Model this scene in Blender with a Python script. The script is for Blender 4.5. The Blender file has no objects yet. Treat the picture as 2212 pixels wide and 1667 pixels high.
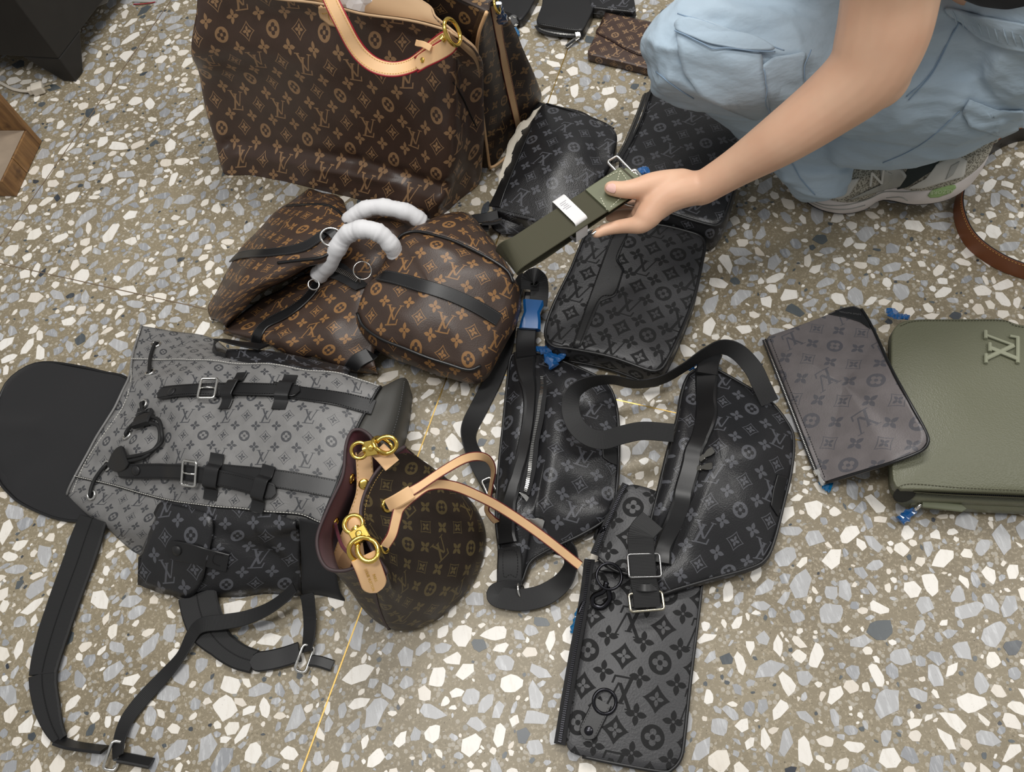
import bpy, bmesh, math, random
import numpy as np
from mathutils import Vector, Matrix, noise as mnoise
from mathutils.bvhtree import BVHTree

scene = bpy.context.scene
COL = scene.collection
rnd = random.Random(7)

# ---------------------------------------------------------------- camera
# solved from the floor's brass joints and the cabinet's upright corner
FOC, CAMH, CX, CY = 1664.0, 1.25, 1106.0, 833.5
_g = np.array([180.0, 837.0, 1664.0]); _g /= np.linalg.norm(_g)
_Z = -_g
_Y = np.array([0, 0, 1.0]) - _g[2] * _g; _Y /= np.linalg.norm(_Y)
_X = np.cross(_Y, _Z)
RM = np.array([_X, _Y, _Z])          # image axes (right, down, forward) -> world
cam_data = bpy.data.cameras.new('camera')
cam_data.sensor_fit = 'HORIZONTAL'; cam_data.sensor_width = 36.0
cam_data.lens = FOC / 2212.0 * 36.0
cam_data.clip_start = 0.02; cam_data.clip_end = 50
cam = bpy.data.objects.new('camera', cam_data); COL.objects.link(cam)
_r, _d, _f = RM[:, 0], RM[:, 1], RM[:, 2]
cam.matrix_world = Matrix(((_r[0], -_d[0], -_f[0], 0), (_r[1], -_d[1], -_f[1], 0), (_r[2], -_d[2], -_f[2], CAMH), (0, 0, 0, 1)))
scene.camera = cam

# ---------------------------------------------------------------- world, light, exposure
scene.view_settings.view_transform = 'Standard'
scene.view_settings.look = 'None'
scene.view_settings.exposure = 0.10
scene.view_settings.gamma = 1.0
scene.view_settings.use_curve_mapping = False
wd = bpy.data.worlds.new('room_light'); scene.world = wd; wd.use_nodes = True
wd.node_tree.nodes['Background'].inputs[0].default_value = (1.0, 0.99, 0.975, 1)
wd.node_tree.nodes['Background'].inputs[1].default_value = 0.29

def area(name, loc, rot, sx, sy, power, col=(1, 0.98, 0.95)):
    l = bpy.data.lights.new(name, 'AREA'); l.shape = 'RECTANGLE'; l.size = sx; l.size_y = sy
    l.energy = power; l.color = col
    o = bpy.data.objects.new(name, l); COL.objects.link(o); o.location = loc; o.rotation_euler = rot
    return o
# fluorescent ceiling fittings of the room
area('ceiling_tube_light', (0.55, 1.75, 2.75), (0, 0, math.radians(10)), 1.5, 0.35, 38)
area('ceiling_tube_light', (-0.4, 0.35, 2.75), (0, 0, math.radians(10)), 1.5, 0.35, 28)
area('ceiling_tube_light', (2.2, 0.2, 2.75), (0, 0, math.radians(10)), 1.5, 0.35, 20)

# ---------------------------------------------------------------- photograph pixels -> places
CROPS = {'f': (0, 0, 1), 'tote': (400, 0, 2.765), 'duf': (420, 380, 2.989), 'bp': (0, 680, 2.458), 'st': (0, 1080, 2.765),
         'bkt': (660, 880, 3.206), 'b1': (980, 560, 2.138), 'b2': (1160, 720, 2.605), 'ep': (1180, 1020, 2.576),
         'gr': (1620, 620, 3.088), 'tr': (1040, 180, 2.452), 'pe': (1360, 0, 2.596), 'tl': (0, 0, 3.472),
         'wa': (1040, 0, 5.53), 'ha': (1260, 320, 6.947)}
def PX(c, x, y):
    ox, oy, s = CROPS[c]; return ox + x / s, oy + y / s
def ray(x, y):
    return RM @ np.array([(x - CX) / FOC, (y - CY) / FOC, 1.0])
def W(x, y, z=0.0):
    d = ray(x, y); return np.array([0, 0, CAMH]) + d * ((z - CAMH) / d[2])
def PT(c, p, z=None):
    x, y = PX(c, p[0], p[1]); return W(x, y, p[2] if z is None else z)
def pix(p):
    q = RM.T @ (np.array(p, float) - [0, 0, CAMH]); return CX + FOC * q[0] / q[2], CY + FOC * q[1] / q[2]

# ---------------------------------------------------------------- curves
def cr(P, n, closed=False):
    """Catmull-Rom through the points P, n samples per span"""
    P = np.array(P, float); m = len(P); out = []
    spans = m if closed else m - 1
    for i in range(spans):
        if closed: a, b, c, d = P[i - 1], P[i], P[(i + 1) % m], P[(i + 2) % m]
        else:
            b, c = P[i], P[i + 1]
            a = P[i - 1] if i > 0 else 2 * b - c
            d = P[i + 2] if i + 2 < m else 2 * c - b
        for k in range(n):
            t = k / n
            out.append(0.5 * ((2 * b) + (c - a) * t + (2 * a - 5 * b + 4 * c - d) * t * t + (3 * b - a - 3 * c + d) * t ** 3))
    if not closed: out.append(P[-1])
    return np.array(out)
def resample(P, n, closed=False):
    P = np.array(P, float)
    Q = np.vstack([P, P[:1]]) if closed else P
    s = np.concatenate([[0], np.cumsum(np.linalg.norm(np.diff(Q, axis=0), axis=1))])
    t = np.linspace(0, s[-1], n + 1)[:-1] if closed else np.linspace(0, s[-1], n)
    return np.stack([np.interp(t, s, Q[:, k]) for k in range(Q.shape[1])], 1)
def rounded(P, r, n=4):
    """closed polygon with its corners rounded: r one radius or one per corner"""
    P = np.array(P, float); m = len(P); out = []
    for i in range(m):
        a, b, c = P[i - 1], P[i], P[(i + 1) % m]
        ri = r[min(i, len(r) - 1)] if isinstance(r, (list, tuple)) else r
        u, v = a - b, c - b; lu, lv = np.linalg.norm(u), np.linalg.norm(v)
        q = min(ri, lu * .48, lv * .48); p0, p1 = b + u / lu * q, b + v / lv * q
        for k in range(n + 1):
            t = k / n; out.append((1 - t) ** 2 * p0 + 2 * t * (1 - t) * b + t * t * p1)
    return np.array(out)
def unit(v):
    v = np.array(v, float); l = np.linalg.norm(v); return v / l if l > 1e-12 else np.array([0, 0, 1.0])

# ---------------------------------------------------------------- objects
BASE = {}; GEO = {}
def tag(o, label=None, cat=None, group=None, kind=None):
    if label: o['label'] = label
    if cat: o['category'] = cat
    if group: o['group'] = group
    if kind: o['kind'] = kind
    return o
def thing(name, loc, label, cat, group=None):
    o = bpy.data.objects.new(name, None); COL.objects.link(o)
    o.location = loc; o.empty_display_size = 0.05
    BASE[o.name] = np.array(loc, float); return tag(o, label, cat, group)
def obj(name, V, Fc, mat, parent=None, uv=None, smooth=True, solid=0, sub=0, bevel=0, off=-1, crease=0):
    """one mesh object from world-space vertices"""
    V = np.array(V, float)
    if parent is not None: base = BASE[parent.name]
    else: base = np.array([V[:, 0].mean(), V[:, 1].mean(), V[:, 2].min()])
    me = bpy.data.meshes.new(name)
    me.from_pydata([tuple(v) for v in V - base], [], [tuple(int(i) for i in f) for f in Fc])
    if uv is not None:
        lay = me.uv_layers.new(name='UVMap')
        uv = np.array(uv, float)
        li = np.zeros(len(me.loops), dtype=np.int32); me.loops.foreach_get('vertex_index', li)
        lay.data.foreach_set('uv', uv[li].astype(np.float32).ravel())
    if smooth: me.polygons.foreach_set('use_smooth', [True] * len(me.polygons))
    for m in (mat if isinstance(mat, (list, tuple)) else [mat]): me.materials.append(m)
    o = bpy.data.objects.new(name, me); COL.objects.link(o)
    if parent is not None: o.parent = parent
    else: o.location = base
    if crease:
        bm = bmesh.new(); bm.from_mesh(me); lim = math.radians(crease)
        for e in bm.edges:
            if len(e.link_faces) == 2 and e.calc_face_angle() > lim: e.smooth = False
        bm.to_mesh(me); bm.free()
    BASE[o.name] = base; GEO[o.name] = (V, [tuple(f) for f in Fc])
    if solid:
        s = o.modifiers.new('thickness', 'SOLIDIFY'); s.thickness = solid; s.offset = off; s.use_even_offset = False
    if bevel:
        b = o.modifiers.new('bevel', 'BEVEL'); b.width = bevel; b.segments = 2; b.limit_method = 'ANGLE'
    if sub:
        s = o.modifiers.new('sub', 'SUBSURF'); s.levels = sub; s.render_levels = sub
    return o
def bvh(*objs):
    V, Fc = [], []
    for o in objs:
        v, f = GEO[o.name]; k = len(V); V += [tuple(x) for x in v]; Fc += [tuple(i + k for i in q) for q in f]
    return BVHTree.FromPolygons(V, Fc)
def hit(tree, c, x, y, off=0.0, zdef=0.02):
    """the place on a surface that the photograph shows at a pixel, with its normal"""
    d = unit(ray(*PX(c, x, y)))
    loc, nor, i, t = tree.ray_cast(Vector((0, 0, CAMH)), Vector(d), 5)
    if loc is None:
        X, Y = PX(c, x, y); return W(X, Y, zdef), np.array([0, 0, 1.0])
    n = np.array(nor)
    if n @ d > 0: n = -n
    return np.array(loc) + n * off, n

# ---------------------------------------------------------------- shape builders (return V, F, UV)
def sweep(P, Nn, section, closed=False, cap=True):
    """section: list of (side, normal) offsets swept along P with normals Nn; scale per point optional"""
    P = np.array(P, float); n = len(P); V = []; Fc = []; m = len(section[0]) if isinstance(section[0][0], (list, tuple, np.ndarray)) else len(section)
    for i in range(n):
        if closed: t = P[(i + 1) % n] - P[i - 1]
        else: t = P[min(i + 1, n - 1)] - P[max(i - 1, 0)]
        t = unit(t); nn = Nn[i] - (Nn[i] @ t) * t; nn = unit(nn); s = np.cross(nn, t)
        sec = section[i] if isinstance(section[0][0], (list, tuple, np.ndarray)) else section
        for a, b in sec: V.append(P[i] + s * a + nn * b)
    rng = n if closed else n - 1
    for i in range(rng):
        j = (i + 1) % n
        for k in range(m):
            l = (k + 1) % m
            Fc.append((i * m + k, j * m + k, j * m + l, i * m + l))
    if cap and not closed:
        Fc.append(tuple(range(m))); Fc.append(tuple((n - 1) * m + k for k in reversed(range(m))))
    return V, Fc
def ribbon_sec(w, th, rr=0.35):
    h, t = w / 2, th / 2; e = min(t, h) * rr * 2
    return [(-h, -t * .5), (-h, t * .5), (-h + e, t), (h - e, t), (h, t * .5), (h, -t * .5), (h - e, -t), (-h + e, -t)]
def ribbon(name, P, Nn, w, th, mat, parent, closed=False, tip=None):
    """strap: w a width or one per point; tip rounds the end"""
    P = np.array(P, float); n = len(P)
    ws = list(w) if isinstance(w, (list, tuple, np.ndarray)) else [w] * n
    if tip:
        d = np.concatenate([[0], np.cumsum(np.linalg.norm(np.diff(P, axis=0), axis=1))])
        for i in range(n):
            for q, on in ((d[-1] - d[i], 'e' in tip), (d[i], 's' in tip)):
                r = ws[i] / 2
                if on and q < r: ws[i] = max(2 * math.sqrt(max(r * r - (r - q) ** 2, 0)), 0.002)
    secs = [ribbon_sec(a, th) for a in ws]
    V, Fc = sweep(P, Nn, secs, closed)
    L = np.concatenate([[0], np.cumsum(np.linalg.norm(np.diff(P, axis=0), axis=1))])
    uv = []
    for i in range(n): uv += [(L[i], s[0]) for s in secs[i]]
    return obj(name, V, Fc, mat, parent, uv=uv, smooth=True, crease=28)
def ring_sec(r, m=8):
    return [(r * math.cos(2 * math.pi * k / m), r * math.sin(2 * math.pi * k / m)) for k in range(m)]
def frame_normals(P, closed=False):
    P = np.array(P, float); n = len(P); out = []; nn = None
    for i in range(n):
        t = unit(P[(i + 1) % n] - P[i - 1]) if closed else unit(P[min(i + 1, n - 1)] - P[max(i - 1, 0)])
        if nn is None:
            a = np.array([0, 0, 1.0]) if abs(t[2]) < .9 else np.array([1.0, 0, 0]); nn = unit(a - (a @ t) * t)
        else: nn = unit(nn - (nn @ t) * t)
        out.append(nn)
    return out
def tube(name, P, r, mat, parent, closed=False, m=10):
    n = len(P); rs = list(r) if isinstance(r, (list, tuple, np.ndarray)) else [r] * n
    V, Fc = sweep(P, frame_normals(P, closed), [ring_sec(q, m) for q in rs], closed)
    return obj(name, V, Fc, mat, parent)
def join(parts):
    V, Fc = [], []
    for v, f in parts:
        k = len(V); V += [np.array(x) for x in v]; Fc += [tuple(i + k for i in q) for q in f]
    return V, Fc
def box_vf(c, ax, ay, az):
    """oriented box: centre, half axes"""
    c, ax, ay, az = (np.array(q, float) for q in (c, ax, ay, az))
    V = [c + sx * ax + sy * ay + sz * az for sz in (-1, 1) for sy in (-1, 1) for sx in (-1, 1)]
    return V, [(0, 2, 3, 1), (4, 5, 7, 6), (0, 1, 5, 4), (2, 6, 7, 3), (0, 4, 6, 2), (1, 3, 7, 5)]
def disc_vf(c, n, r, h, seg=16, dome=0.0):
    """button: axis n"""
    n = unit(n); a = unit(np.cross(n, [0.3, 0.9, 0.1])); b = np.cross(n, a); c = np.array(c, float)
    V = []; Fc = []; prof = [(r, 0), (r, h * .7), (r * .85, h), (r * .45, h + dome * .7)]
    for rr, hh in prof:
        for k in range(seg):
            t = 2 * math.pi * k / seg; V.append(c + n * hh + rr * (a * math.cos(t) + b * math.sin(t)))
    for i in range(len(prof) - 1):
        for k in range(seg): l = (k + 1) % seg; Fc.append((i * seg + k, i * seg + l, (i + 1) * seg + l, (i + 1) * seg + k))
    V.append(c + n * (h + dome)); e = len(V) - 1; i = len(prof) - 1
    for k in range(seg): Fc.append((i * seg + k, i * seg + (k + 1) % seg, e))
    return V, Fc
def torus_pts(c, n, r, up=None, ry=None, seg=36):
    n = unit(n); a = unit(np.cross(n, up if up is not None else [0.31, 0.9, 0.17])); b = np.cross(n, a); ry = ry or r
    return [np.array(c) + r * math.cos(2 * math.pi * k / seg) * a + ry * math.sin(2 * math.pi * k / seg) * b for k in range(seg)]
def segd(p, a, b):
    k = p.shape[1]; a, b = np.array(a[:k]), np.array(b[:k]); ab = b - a
    t = np.clip(((p - a) @ ab) / max(ab @ ab, 1e-9), 0, 1)
    return np.linalg.norm(p - (a + t[:, None] * ab), axis=1)
def folds(V, fl, nrm=None):
    """raise or press ridges along lines: (a, b, height, half width), a and b world points"""
    V = np.array(V, float)
    for a, b, h, w in fl:
        d = h * np.exp(-(segd(V if nrm is not None else V[:, :2], a, b) / w) ** 2)
        if nrm is None: V[:, 2] += d
        else: V += nrm * d[:, None]
    return V
def lump(V, amp, freq, seed=0, nrm=None):
    V = np.array(V, float)
    q = np.array([mnoise.noise(Vector((v[0] * freq + seed * 3.1, v[1] * freq + seed, v[2] * freq))) for v in V]) * amp
    if nrm is None: V[:, 2] += q
    else: V += nrm * q[:, None]
    return V
def puffy(name, out, z, mat, parent, puff=0.01, z0=0.002, bulge=0.0, udir=(1, 0), uoff=(0, 0), edge=0.006, rings=14, fl=None, wr=0.0, wf=12, seed=0, draft=0.0, sharp=2.0, samp=120, thick=None):
    """soft closed bag lying down: out = outline of its upper face as world points (x,y) or (x,y,z); z = height of that edge"""
    O = resample(np.array(out, float), samp, True); n = len(O)
    zz = O[:, 2].copy() if O.shape[1] > 2 else np.full(n, z)
    O = O[:, :2]; ar = 0
    for i in range(n): j = (i + 1) % n; ar += O[i, 0] * O[j, 1] - O[j, 0] * O[i, 1]
    if ar < 0: O = O[::-1]; zz = zz[::-1]
    c = O.mean(0); tg = np.roll(O, -1, 0) - np.roll(O, 1, 0); nr = np.stack([tg[:, 1], -tg[:, 0]], 1); nr /= np.linalg.norm(nr, axis=1)[:, None]
    V = []; Fc = []; zm = zz.mean()
    prof = [(-edge * .8 - draft, 0.0), (-draft * .9, .12), (bulge - draft * .5, .5), (bulge * .6, .8), (0.0, .93), (-edge * .45, 1.0)]
    for d, k in prof:
        for i in range(n): q = O[i] + nr[i] * d; zb = z0 if thick is None else max(zz[i] - thick, .001); V.append((q[0], q[1], zb + (zz[i] - zb) * k))
    top = O - nr * edge * .45
    for r in range(1, rings + 1):
        s = 1 - r / rings; s2 = s
        for i in range(n):
            if r == rings: break
            q = c + (top[i] - c) * s2
            h = zm + (zz[i] - zm) * s + puff * (1 - s ** sharp)
            V.append((q[0], q[1], h))
    V.append((c[0], c[1], zm + puff)); V = np.array(V)
    m = len(prof) + rings - 1
    for r in range(m - 1):
        for i in range(n): j = (i + 1) % n; Fc.append((r * n + i, r * n + j, (r + 1) * n + j, (r + 1) * n + i))
    e = len(V) - 1
    for i in range(n): Fc.append(((m - 1) * n + i, (m - 1) * n + (i + 1) % n, e))
    Fc.append(tuple(reversed(range(n))))
    topm = np.zeros(len(V)); topm[(len(prof) - 1) * n:] = 1
    if fl is not None:
        V2 = folds(V, fl); V[:, 2] += (V2[:, 2] - V[:, 2]) * topm
    if wr:
        V2 = lump(V, wr, wf, seed); V[:, 2] += (V2[:, 2] - V[:, 2]) * topm
    V[:, 2] = np.maximum(V[:, 2], 0.001)
    u = unit(np.array([udir[0], udir[1], 0])); v = np.array([-u[1], u[0], 0])
    UV = np.stack([V @ u + uoff[0], V @ v + uoff[1]], 1)
    # sides: let the print run on down the wall
    for r in range(len(prof)):
        for i in range(n):
            k = r * n + i; dz = (zz[i] - V[k, 2]); o3 = np.array([nr[i, 0], nr[i, 1], 0]); p = np.array([O[i, 0], O[i, 1], 0]) + o3 * dz
            UV[k] = (p @ u + uoff[0], p @ v + uoff[1])
    o = obj(name, V, Fc, mat, parent, uv=UV)
    o['_edge'] = 0
    del o['_edge']
    return o, np.hstack([O, zz[:, None]])
def net(name, rows, mat, parent, nu=6, nv=6, closed=False, rot=0.0, uvo=(0, 0), fl=None, wr=0.0, wf=14, seed=0, solid=0.0, flip=False, floor=0.001, c=None, uscale=1.0, vscale=1.0, rect=False):
    """surface through a net of control points (crop x, crop y, z) or world points; rows along v, columns along u"""
    G = np.array([[PT(c, p) if c else np.array(p, float) for p in r] for r in rows])
    A = np.array([cr(r, nu, closed) for r in G])                     # rows x U x 3
    B = np.array([cr(A[:, k], nv) for k in range(A.shape[1])])        # U x Vn x 3
    B = B.transpose(1, 0, 2); nr_, nc = B.shape[:2]
    du = np.linalg.norm(np.diff(B, axis=1), axis=2); dv = np.linalg.norm(np.diff(B, axis=0), axis=2)
    U = np.concatenate([np.zeros((nr_, 1)), np.cumsum(du, 1)], 1); U -= U[:, nc // 2][:, None]
    Vv = np.concatenate([np.zeros((1, nc)), np.cumsum(dv, 0)], 0); Vv -= Vv[nr_ // 2][None]
    if rect: U = np.repeat(U.mean(0)[None], nr_, 0); Vv = np.repeat(Vv.mean(1)[:, None], nc, 1)
    a = math.radians(rot); U = U * uscale; Vv = Vv * vscale
    if flip: Vv = -Vv
    UV = np.stack([(U * math.cos(a) - Vv * math.sin(a)).ravel() + uvo[0], (U * math.sin(a) + Vv * math.cos(a)).ravel() + uvo[1]], 1)
    V = B.reshape(-1, 3); Fc = []
    for i in range(nr_ - 1):
        for j in range(nc if closed else nc - 1):
            k = (j + 1) % nc; q = (i * nc + j, i * nc + k, (i + 1) * nc + k, (i + 1) * nc + j)
            Fc.append(q[::-1] if flip else q)
    # normals for wrinkles
    if fl is not None or wr:
        gu = np.gradient(B, axis=1); gv = np.gradient(B, axis=0); N = np.cross(gu, gv).reshape(-1, 3); N /= np.maximum(np.linalg.norm(N, axis=1), 1e-9)[:, None]
        if flip: N = -N
        if fl is not None: V = folds(V, fl, N)
        if wr: V = lump(V, wr, wf, seed, N)
    V[:, 2] = np.maximum(V[:, 2], floor)
    o = obj(name, V, Fc, mat, parent, uv=UV, solid=solid)
    return o, V.reshape(nr_, nc, 3)
def stitches(name, P, Nn, mat, parent, step=0.0045, dash=0.0028, w=0.0009):
    P = np.array(P, float); L = np.concatenate([[0], np.cumsum(np.linalg.norm(np.diff(P, axis=0), axis=1))])
    Nn = np.array(Nn, float); k = max(int(L[-1] / step), 1); parts = []
    for i in range(k):
        s = (i + .5) * step
        if s > L[-1]: break
        p = np.array([np.interp(s, L, P[:, q]) for q in range(3)]); p2 = np.array([np.interp(min(s + .001, L[-1]), L, P[:, q]) for q in range(3)])
        t = unit(p2 - p); n = unit(np.array([np.interp(s, L, Nn[:, q]) for q in range(3)])); sd = np.cross(n, t)
        parts.append(box_vf(p, t * dash / 2, sd * w / 2, n * w / 2))
    V, Fc = join(parts)
    return obj(name, V, Fc, mat, parent, smooth=False)
def lay(tree, c, pts, off, n=5, samp=None):
    """a path drawn over a surface: crop pixels -> points and normals on it"""
    Q = cr(np.array([p[:2] for p in pts], float), n); P, N = [], []
    for q in Q:
        p, nn = hit(tree, c, q[0], q[1], off); P.append(p); N.append(nn)
    P = np.array(P); N = np.array(N)
    for _ in range(2):
        P[1:-1] = P[1:-1] * .5 + (P[:-2] + P[2:]) * .25; N[1:-1] = N[1:-1] * .5 + (N[:-2] + N[2:]) * .25
    return P, N
def free(c, pts, n=6):
    """a strap through the air or on the floor: (x, y, z, roll in degrees): 0 lies flat, 90 stands on its edge"""
    P = cr([PT(c, p) for p in pts], n); R = cr([[p[3] if len(p) > 3 else 0.0] for p in pts], n)[:, 0]
    N = []
    for i in range(len(P)):
        t = unit(P[min(i + 1, len(P) - 1)] - P[max(i - 1, 0)]); up = np.array([0, 0, 1.0]); s = unit(np.cross(up, t)) if abs(t[2]) < .98 else np.array([1.0, 0, 0])
        nn = unit(np.cross(t, s)); a = math.radians(R[i]); N.append(nn * math.cos(a) + s * math.sin(a))
    return P, N
def facing(c, pts, n=6):
    """a strap seen broadside: (x, y, z, roll): roll turns it about its length away from the eye"""
    P = cr([PT(c, p) for p in pts], n); R = cr([[p[3] if len(p) > 3 else 0.0] for p in pts], n)[:, 0]; N = []
    for i in range(len(P)):
        t = unit(P[min(i + 1, len(P) - 1)] - P[max(i - 1, 0)]); v = unit(np.array([0, 0, CAMH]) - P[i]); v = unit(v - (v @ t) * t); s = np.cross(v, t)
        a = math.radians(R[i]); N.append(v * math.cos(a) + s * math.sin(a))
    return P, N
def edges(name, P, Nn, w, r, mat, parent, side=0):
    """painted cut edges of a leather strap"""
    P = np.array(P, float); parts = []
    for sg in ((-1, 1) if side == 0 else (side,)):
        Q = []
        for i in range(len(P)):
            t = unit(P[min(i + 1, len(P) - 1)] - P[max(i - 1, 0)]); nn = unit(Nn[i] - (Nn[i] @ t) * t); Q.append(P[i] + np.cross(nn, t) * sg * w / 2)
        V, Fc = sweep(Q, frame_normals(Q), [ring_sec(r, 6)] * len(Q)); o = obj(name, V, Fc, mat, parent)
    return o
def ring(name, c, n, r, th, mat, parent, ry=None, up=None):
    return tube(name, torus_pts(c, n, r, up, ry), th, mat, parent, closed=True)
def loop_rect(name, c, n, up, w, h, th, mat, parent, rr=.004):
    """rectangular wire loop: width w across, height h along up"""
    n = unit(n); up = unit(np.array(up) - (np.array(up) @ n) * n); sd = np.cross(up, n); c = np.array(c)
    P2 = rounded([(-w / 2, -h / 2), (w / 2, -h / 2), (w / 2, h / 2), (-w / 2, h / 2)], rr, 3)
    return tube(name, [c + sd * a + up * b for a, b in P2], th, mat, parent, closed=True)
def button(name, p, n, r, h, mat, parent, dome=0.0):
    V, Fc = disc_vf(p, n, r, h, dome=dome); return obj(name, V, Fc, mat, parent)
def patch(name, tree, c, poly, off, mat, parent, step=.006, th=.0015, rr=0, uvdir=None, sm=0):
    """leather panel sewn on a surface: polygon in crop pixels laid over it"""
    Q = rounded(poly, rr, 4) if rr else np.array(poly, float)
    Q = resample(Q, 64, True); ctr = Q.mean(0); V, Fc = [], []; R_ = 8; n = len(Q)
    for r in range(R_):
        s = 1 - r / R_
        for q in Q:
            p, nn = hit(tree, c, *(ctr + (q - ctr) * s), off); V.append(p)
    p, nn = hit(tree, c, *ctr, off); V.append(p)
    for r in range(R_ - 1):
        for i in range(n): j = (i + 1) % n; Fc.append((r * n + i, (r + 1) * n + i, (r + 1) * n + j, r * n + j))
    for i in range(n): Fc.append(((R_ - 1) * n + i, len(V) - 1, (R_ - 1) * n + (i + 1) % n))
    V = np.array(V)
    for _ in range(sm):
        Gd = V[:-1].reshape(R_, n, 3); A = (np.roll(Gd, 1, 1) + np.roll(Gd, -1, 1)) / 2; A[1:-1] = A[1:-1] * .5 + (Gd[:-2] + Gd[2:])[:, :, :] * .25; V[:-1] = (Gd * .4 + A * .6).reshape(-1, 3); V[-1] = V[-1 - n:-1].mean(0)
    u = unit(PT(c, (ctr[0] + 10, ctr[1], V[-1][2])) - PT(c, (ctr[0], ctr[1], V[-1][2]))) if uvdir is None else unit(list(uvdir) + [0])
    v = np.array([-u[1], u[0], 0]); UV = np.stack([V @ u, V @ v], 1)
    # the ring order of pixels runs clockwise seen from above: faces already point up when reversed if needed
    a = V[Fc[0][1]] - V[Fc[0][0]]; b = V[Fc[0][3]] - V[Fc[0][0]]
    if np.cross(a, b) @ (np.array([0, 0, CAMH]) - V[0]) < 0: Fc = [f[::-1] for f in Fc]
    return obj(name, V, Fc, mat, parent, uv=UV, solid=th, off=0), V[:n]
def film(name, c, pts, z, mat, parent, seed=0):
    """crumpled scrap of protective film round a zip pull"""
    P = cr([PT(c, p, z if len(p) < 3 else p[2]) for p in pts], 5); n = len(P); V, Fc = [], []; R_ = random.Random(seed); m = 8
    for i in range(n):
        t = unit(P[min(i + 1, n - 1)] - P[max(i - 1, 0)]); a = unit(np.cross([0, 0, 1.0], t)); b = np.cross(t, a)
        w = .006 + .005 * i / n
        for k in range(m):
            th = 2 * math.pi * k / m; r = w * R_.uniform(.65, 1.15); V.append(P[i] + a * r * math.cos(th) + b * r * .45 * math.sin(th))
    V = np.array(V); V[:, 2] = np.maximum(V[:, 2], .0012)
    for i in range(n - 1):
        for k in range(m): Fc.append((i * m + k, (i + 1) * m + k, (i + 1) * m + (k + 1) % m, i * m + (k + 1) % m))
    Fc.append(tuple(range(m))[::-1]); Fc.append(tuple((n - 1) * m + k for k in range(m)))
    return obj(name, V, Fc, mat, parent, smooth=False)
def text(name, body, p, d, n, size, mat, parent, ext=.0002, spacing=1.0):
    """stamped or printed lettering as flat geometry: p centre, d reading direction, n surface normal"""
    cu = bpy.data.curves.new(name, 'FONT'); cu.body = body; cu.size = size; cu.extrude = ext; cu.align_x = 'CENTER'; cu.align_y = 'CENTER'; cu.space_character = spacing; cu.resolution_u = 3
    o = bpy.data.objects.new(name, cu); COL.objects.link(o); dg = bpy.context.evaluated_depsgraph_get(); me = o.evaluated_get(dg).to_mesh()
    n = unit(n); d = unit(np.array(d) - (np.array(d) @ n) * n); u = np.cross(n, d); V = [np.array(p) + d * v.co.x + u * v.co.y + n * v.co.z for v in me.vertices]; Fc = [tuple(f.vertices) for f in me.polygons]
    bpy.data.objects.remove(o); bpy.data.curves.remove(cu)
    return obj(name, V, Fc, mat, parent, smooth=False)
def udir(c, x, y, dx, dy, z=.05):
    a = PT(c, (x, y, z)); b = PT(c, (x + dx * 50, y + dy * 50, z)); return (b - a)[:2]
def zip_pull(tree, c, x, y, dx, dy, mat, parent, L=.03, w=.010, z=None, n=None):
    """zip slider with a hanging pull"""
    p, nn = hit(tree, c, x, y, .003) if z is None else (PT(c, (x, y, z)), np.array([0, 0, 1.0])); d = unit(PT(c, (x + dx, y + dy, p[2])) - PT(c, (x, y, p[2]))); d = unit(d - (d @ nn) * nn); s_ = np.cross(nn, d)
    V, Fc = join([box_vf(p, d * .005, s_ * .0045, nn * .003)]); o = obj('zip_slider', V, Fc, mat, parent, smooth=False, bevel=.001); BASE[o.name] = BASE[parent.name]
    P = [p + d * q + nn * .002 for q in np.linspace(.004, .004 + L, 8)]; pl = ribbon('zip_pull', P, [nn] * 8, [w * .55, w * .6, w * .7, w * .9, w, w, w, w * .8], .0022, mat, o)
    return o
def zipper(P, Nn, parent, mat_t, mat_m, w=0.007, step=0.0028, name='zip'):
    """zip: tape and a row of teeth"""
    t = ribbon(name + '_tape', P, Nn, w * 2.2, 0.001, mat_t, parent)
    P = np.array(P); Nn = np.array(Nn)
    st = stitches('zip_teeth', P + Nn * .0009, Nn, mat_m, parent, step=step, dash=step * .55, w=w * .62)
    return t, st
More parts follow.
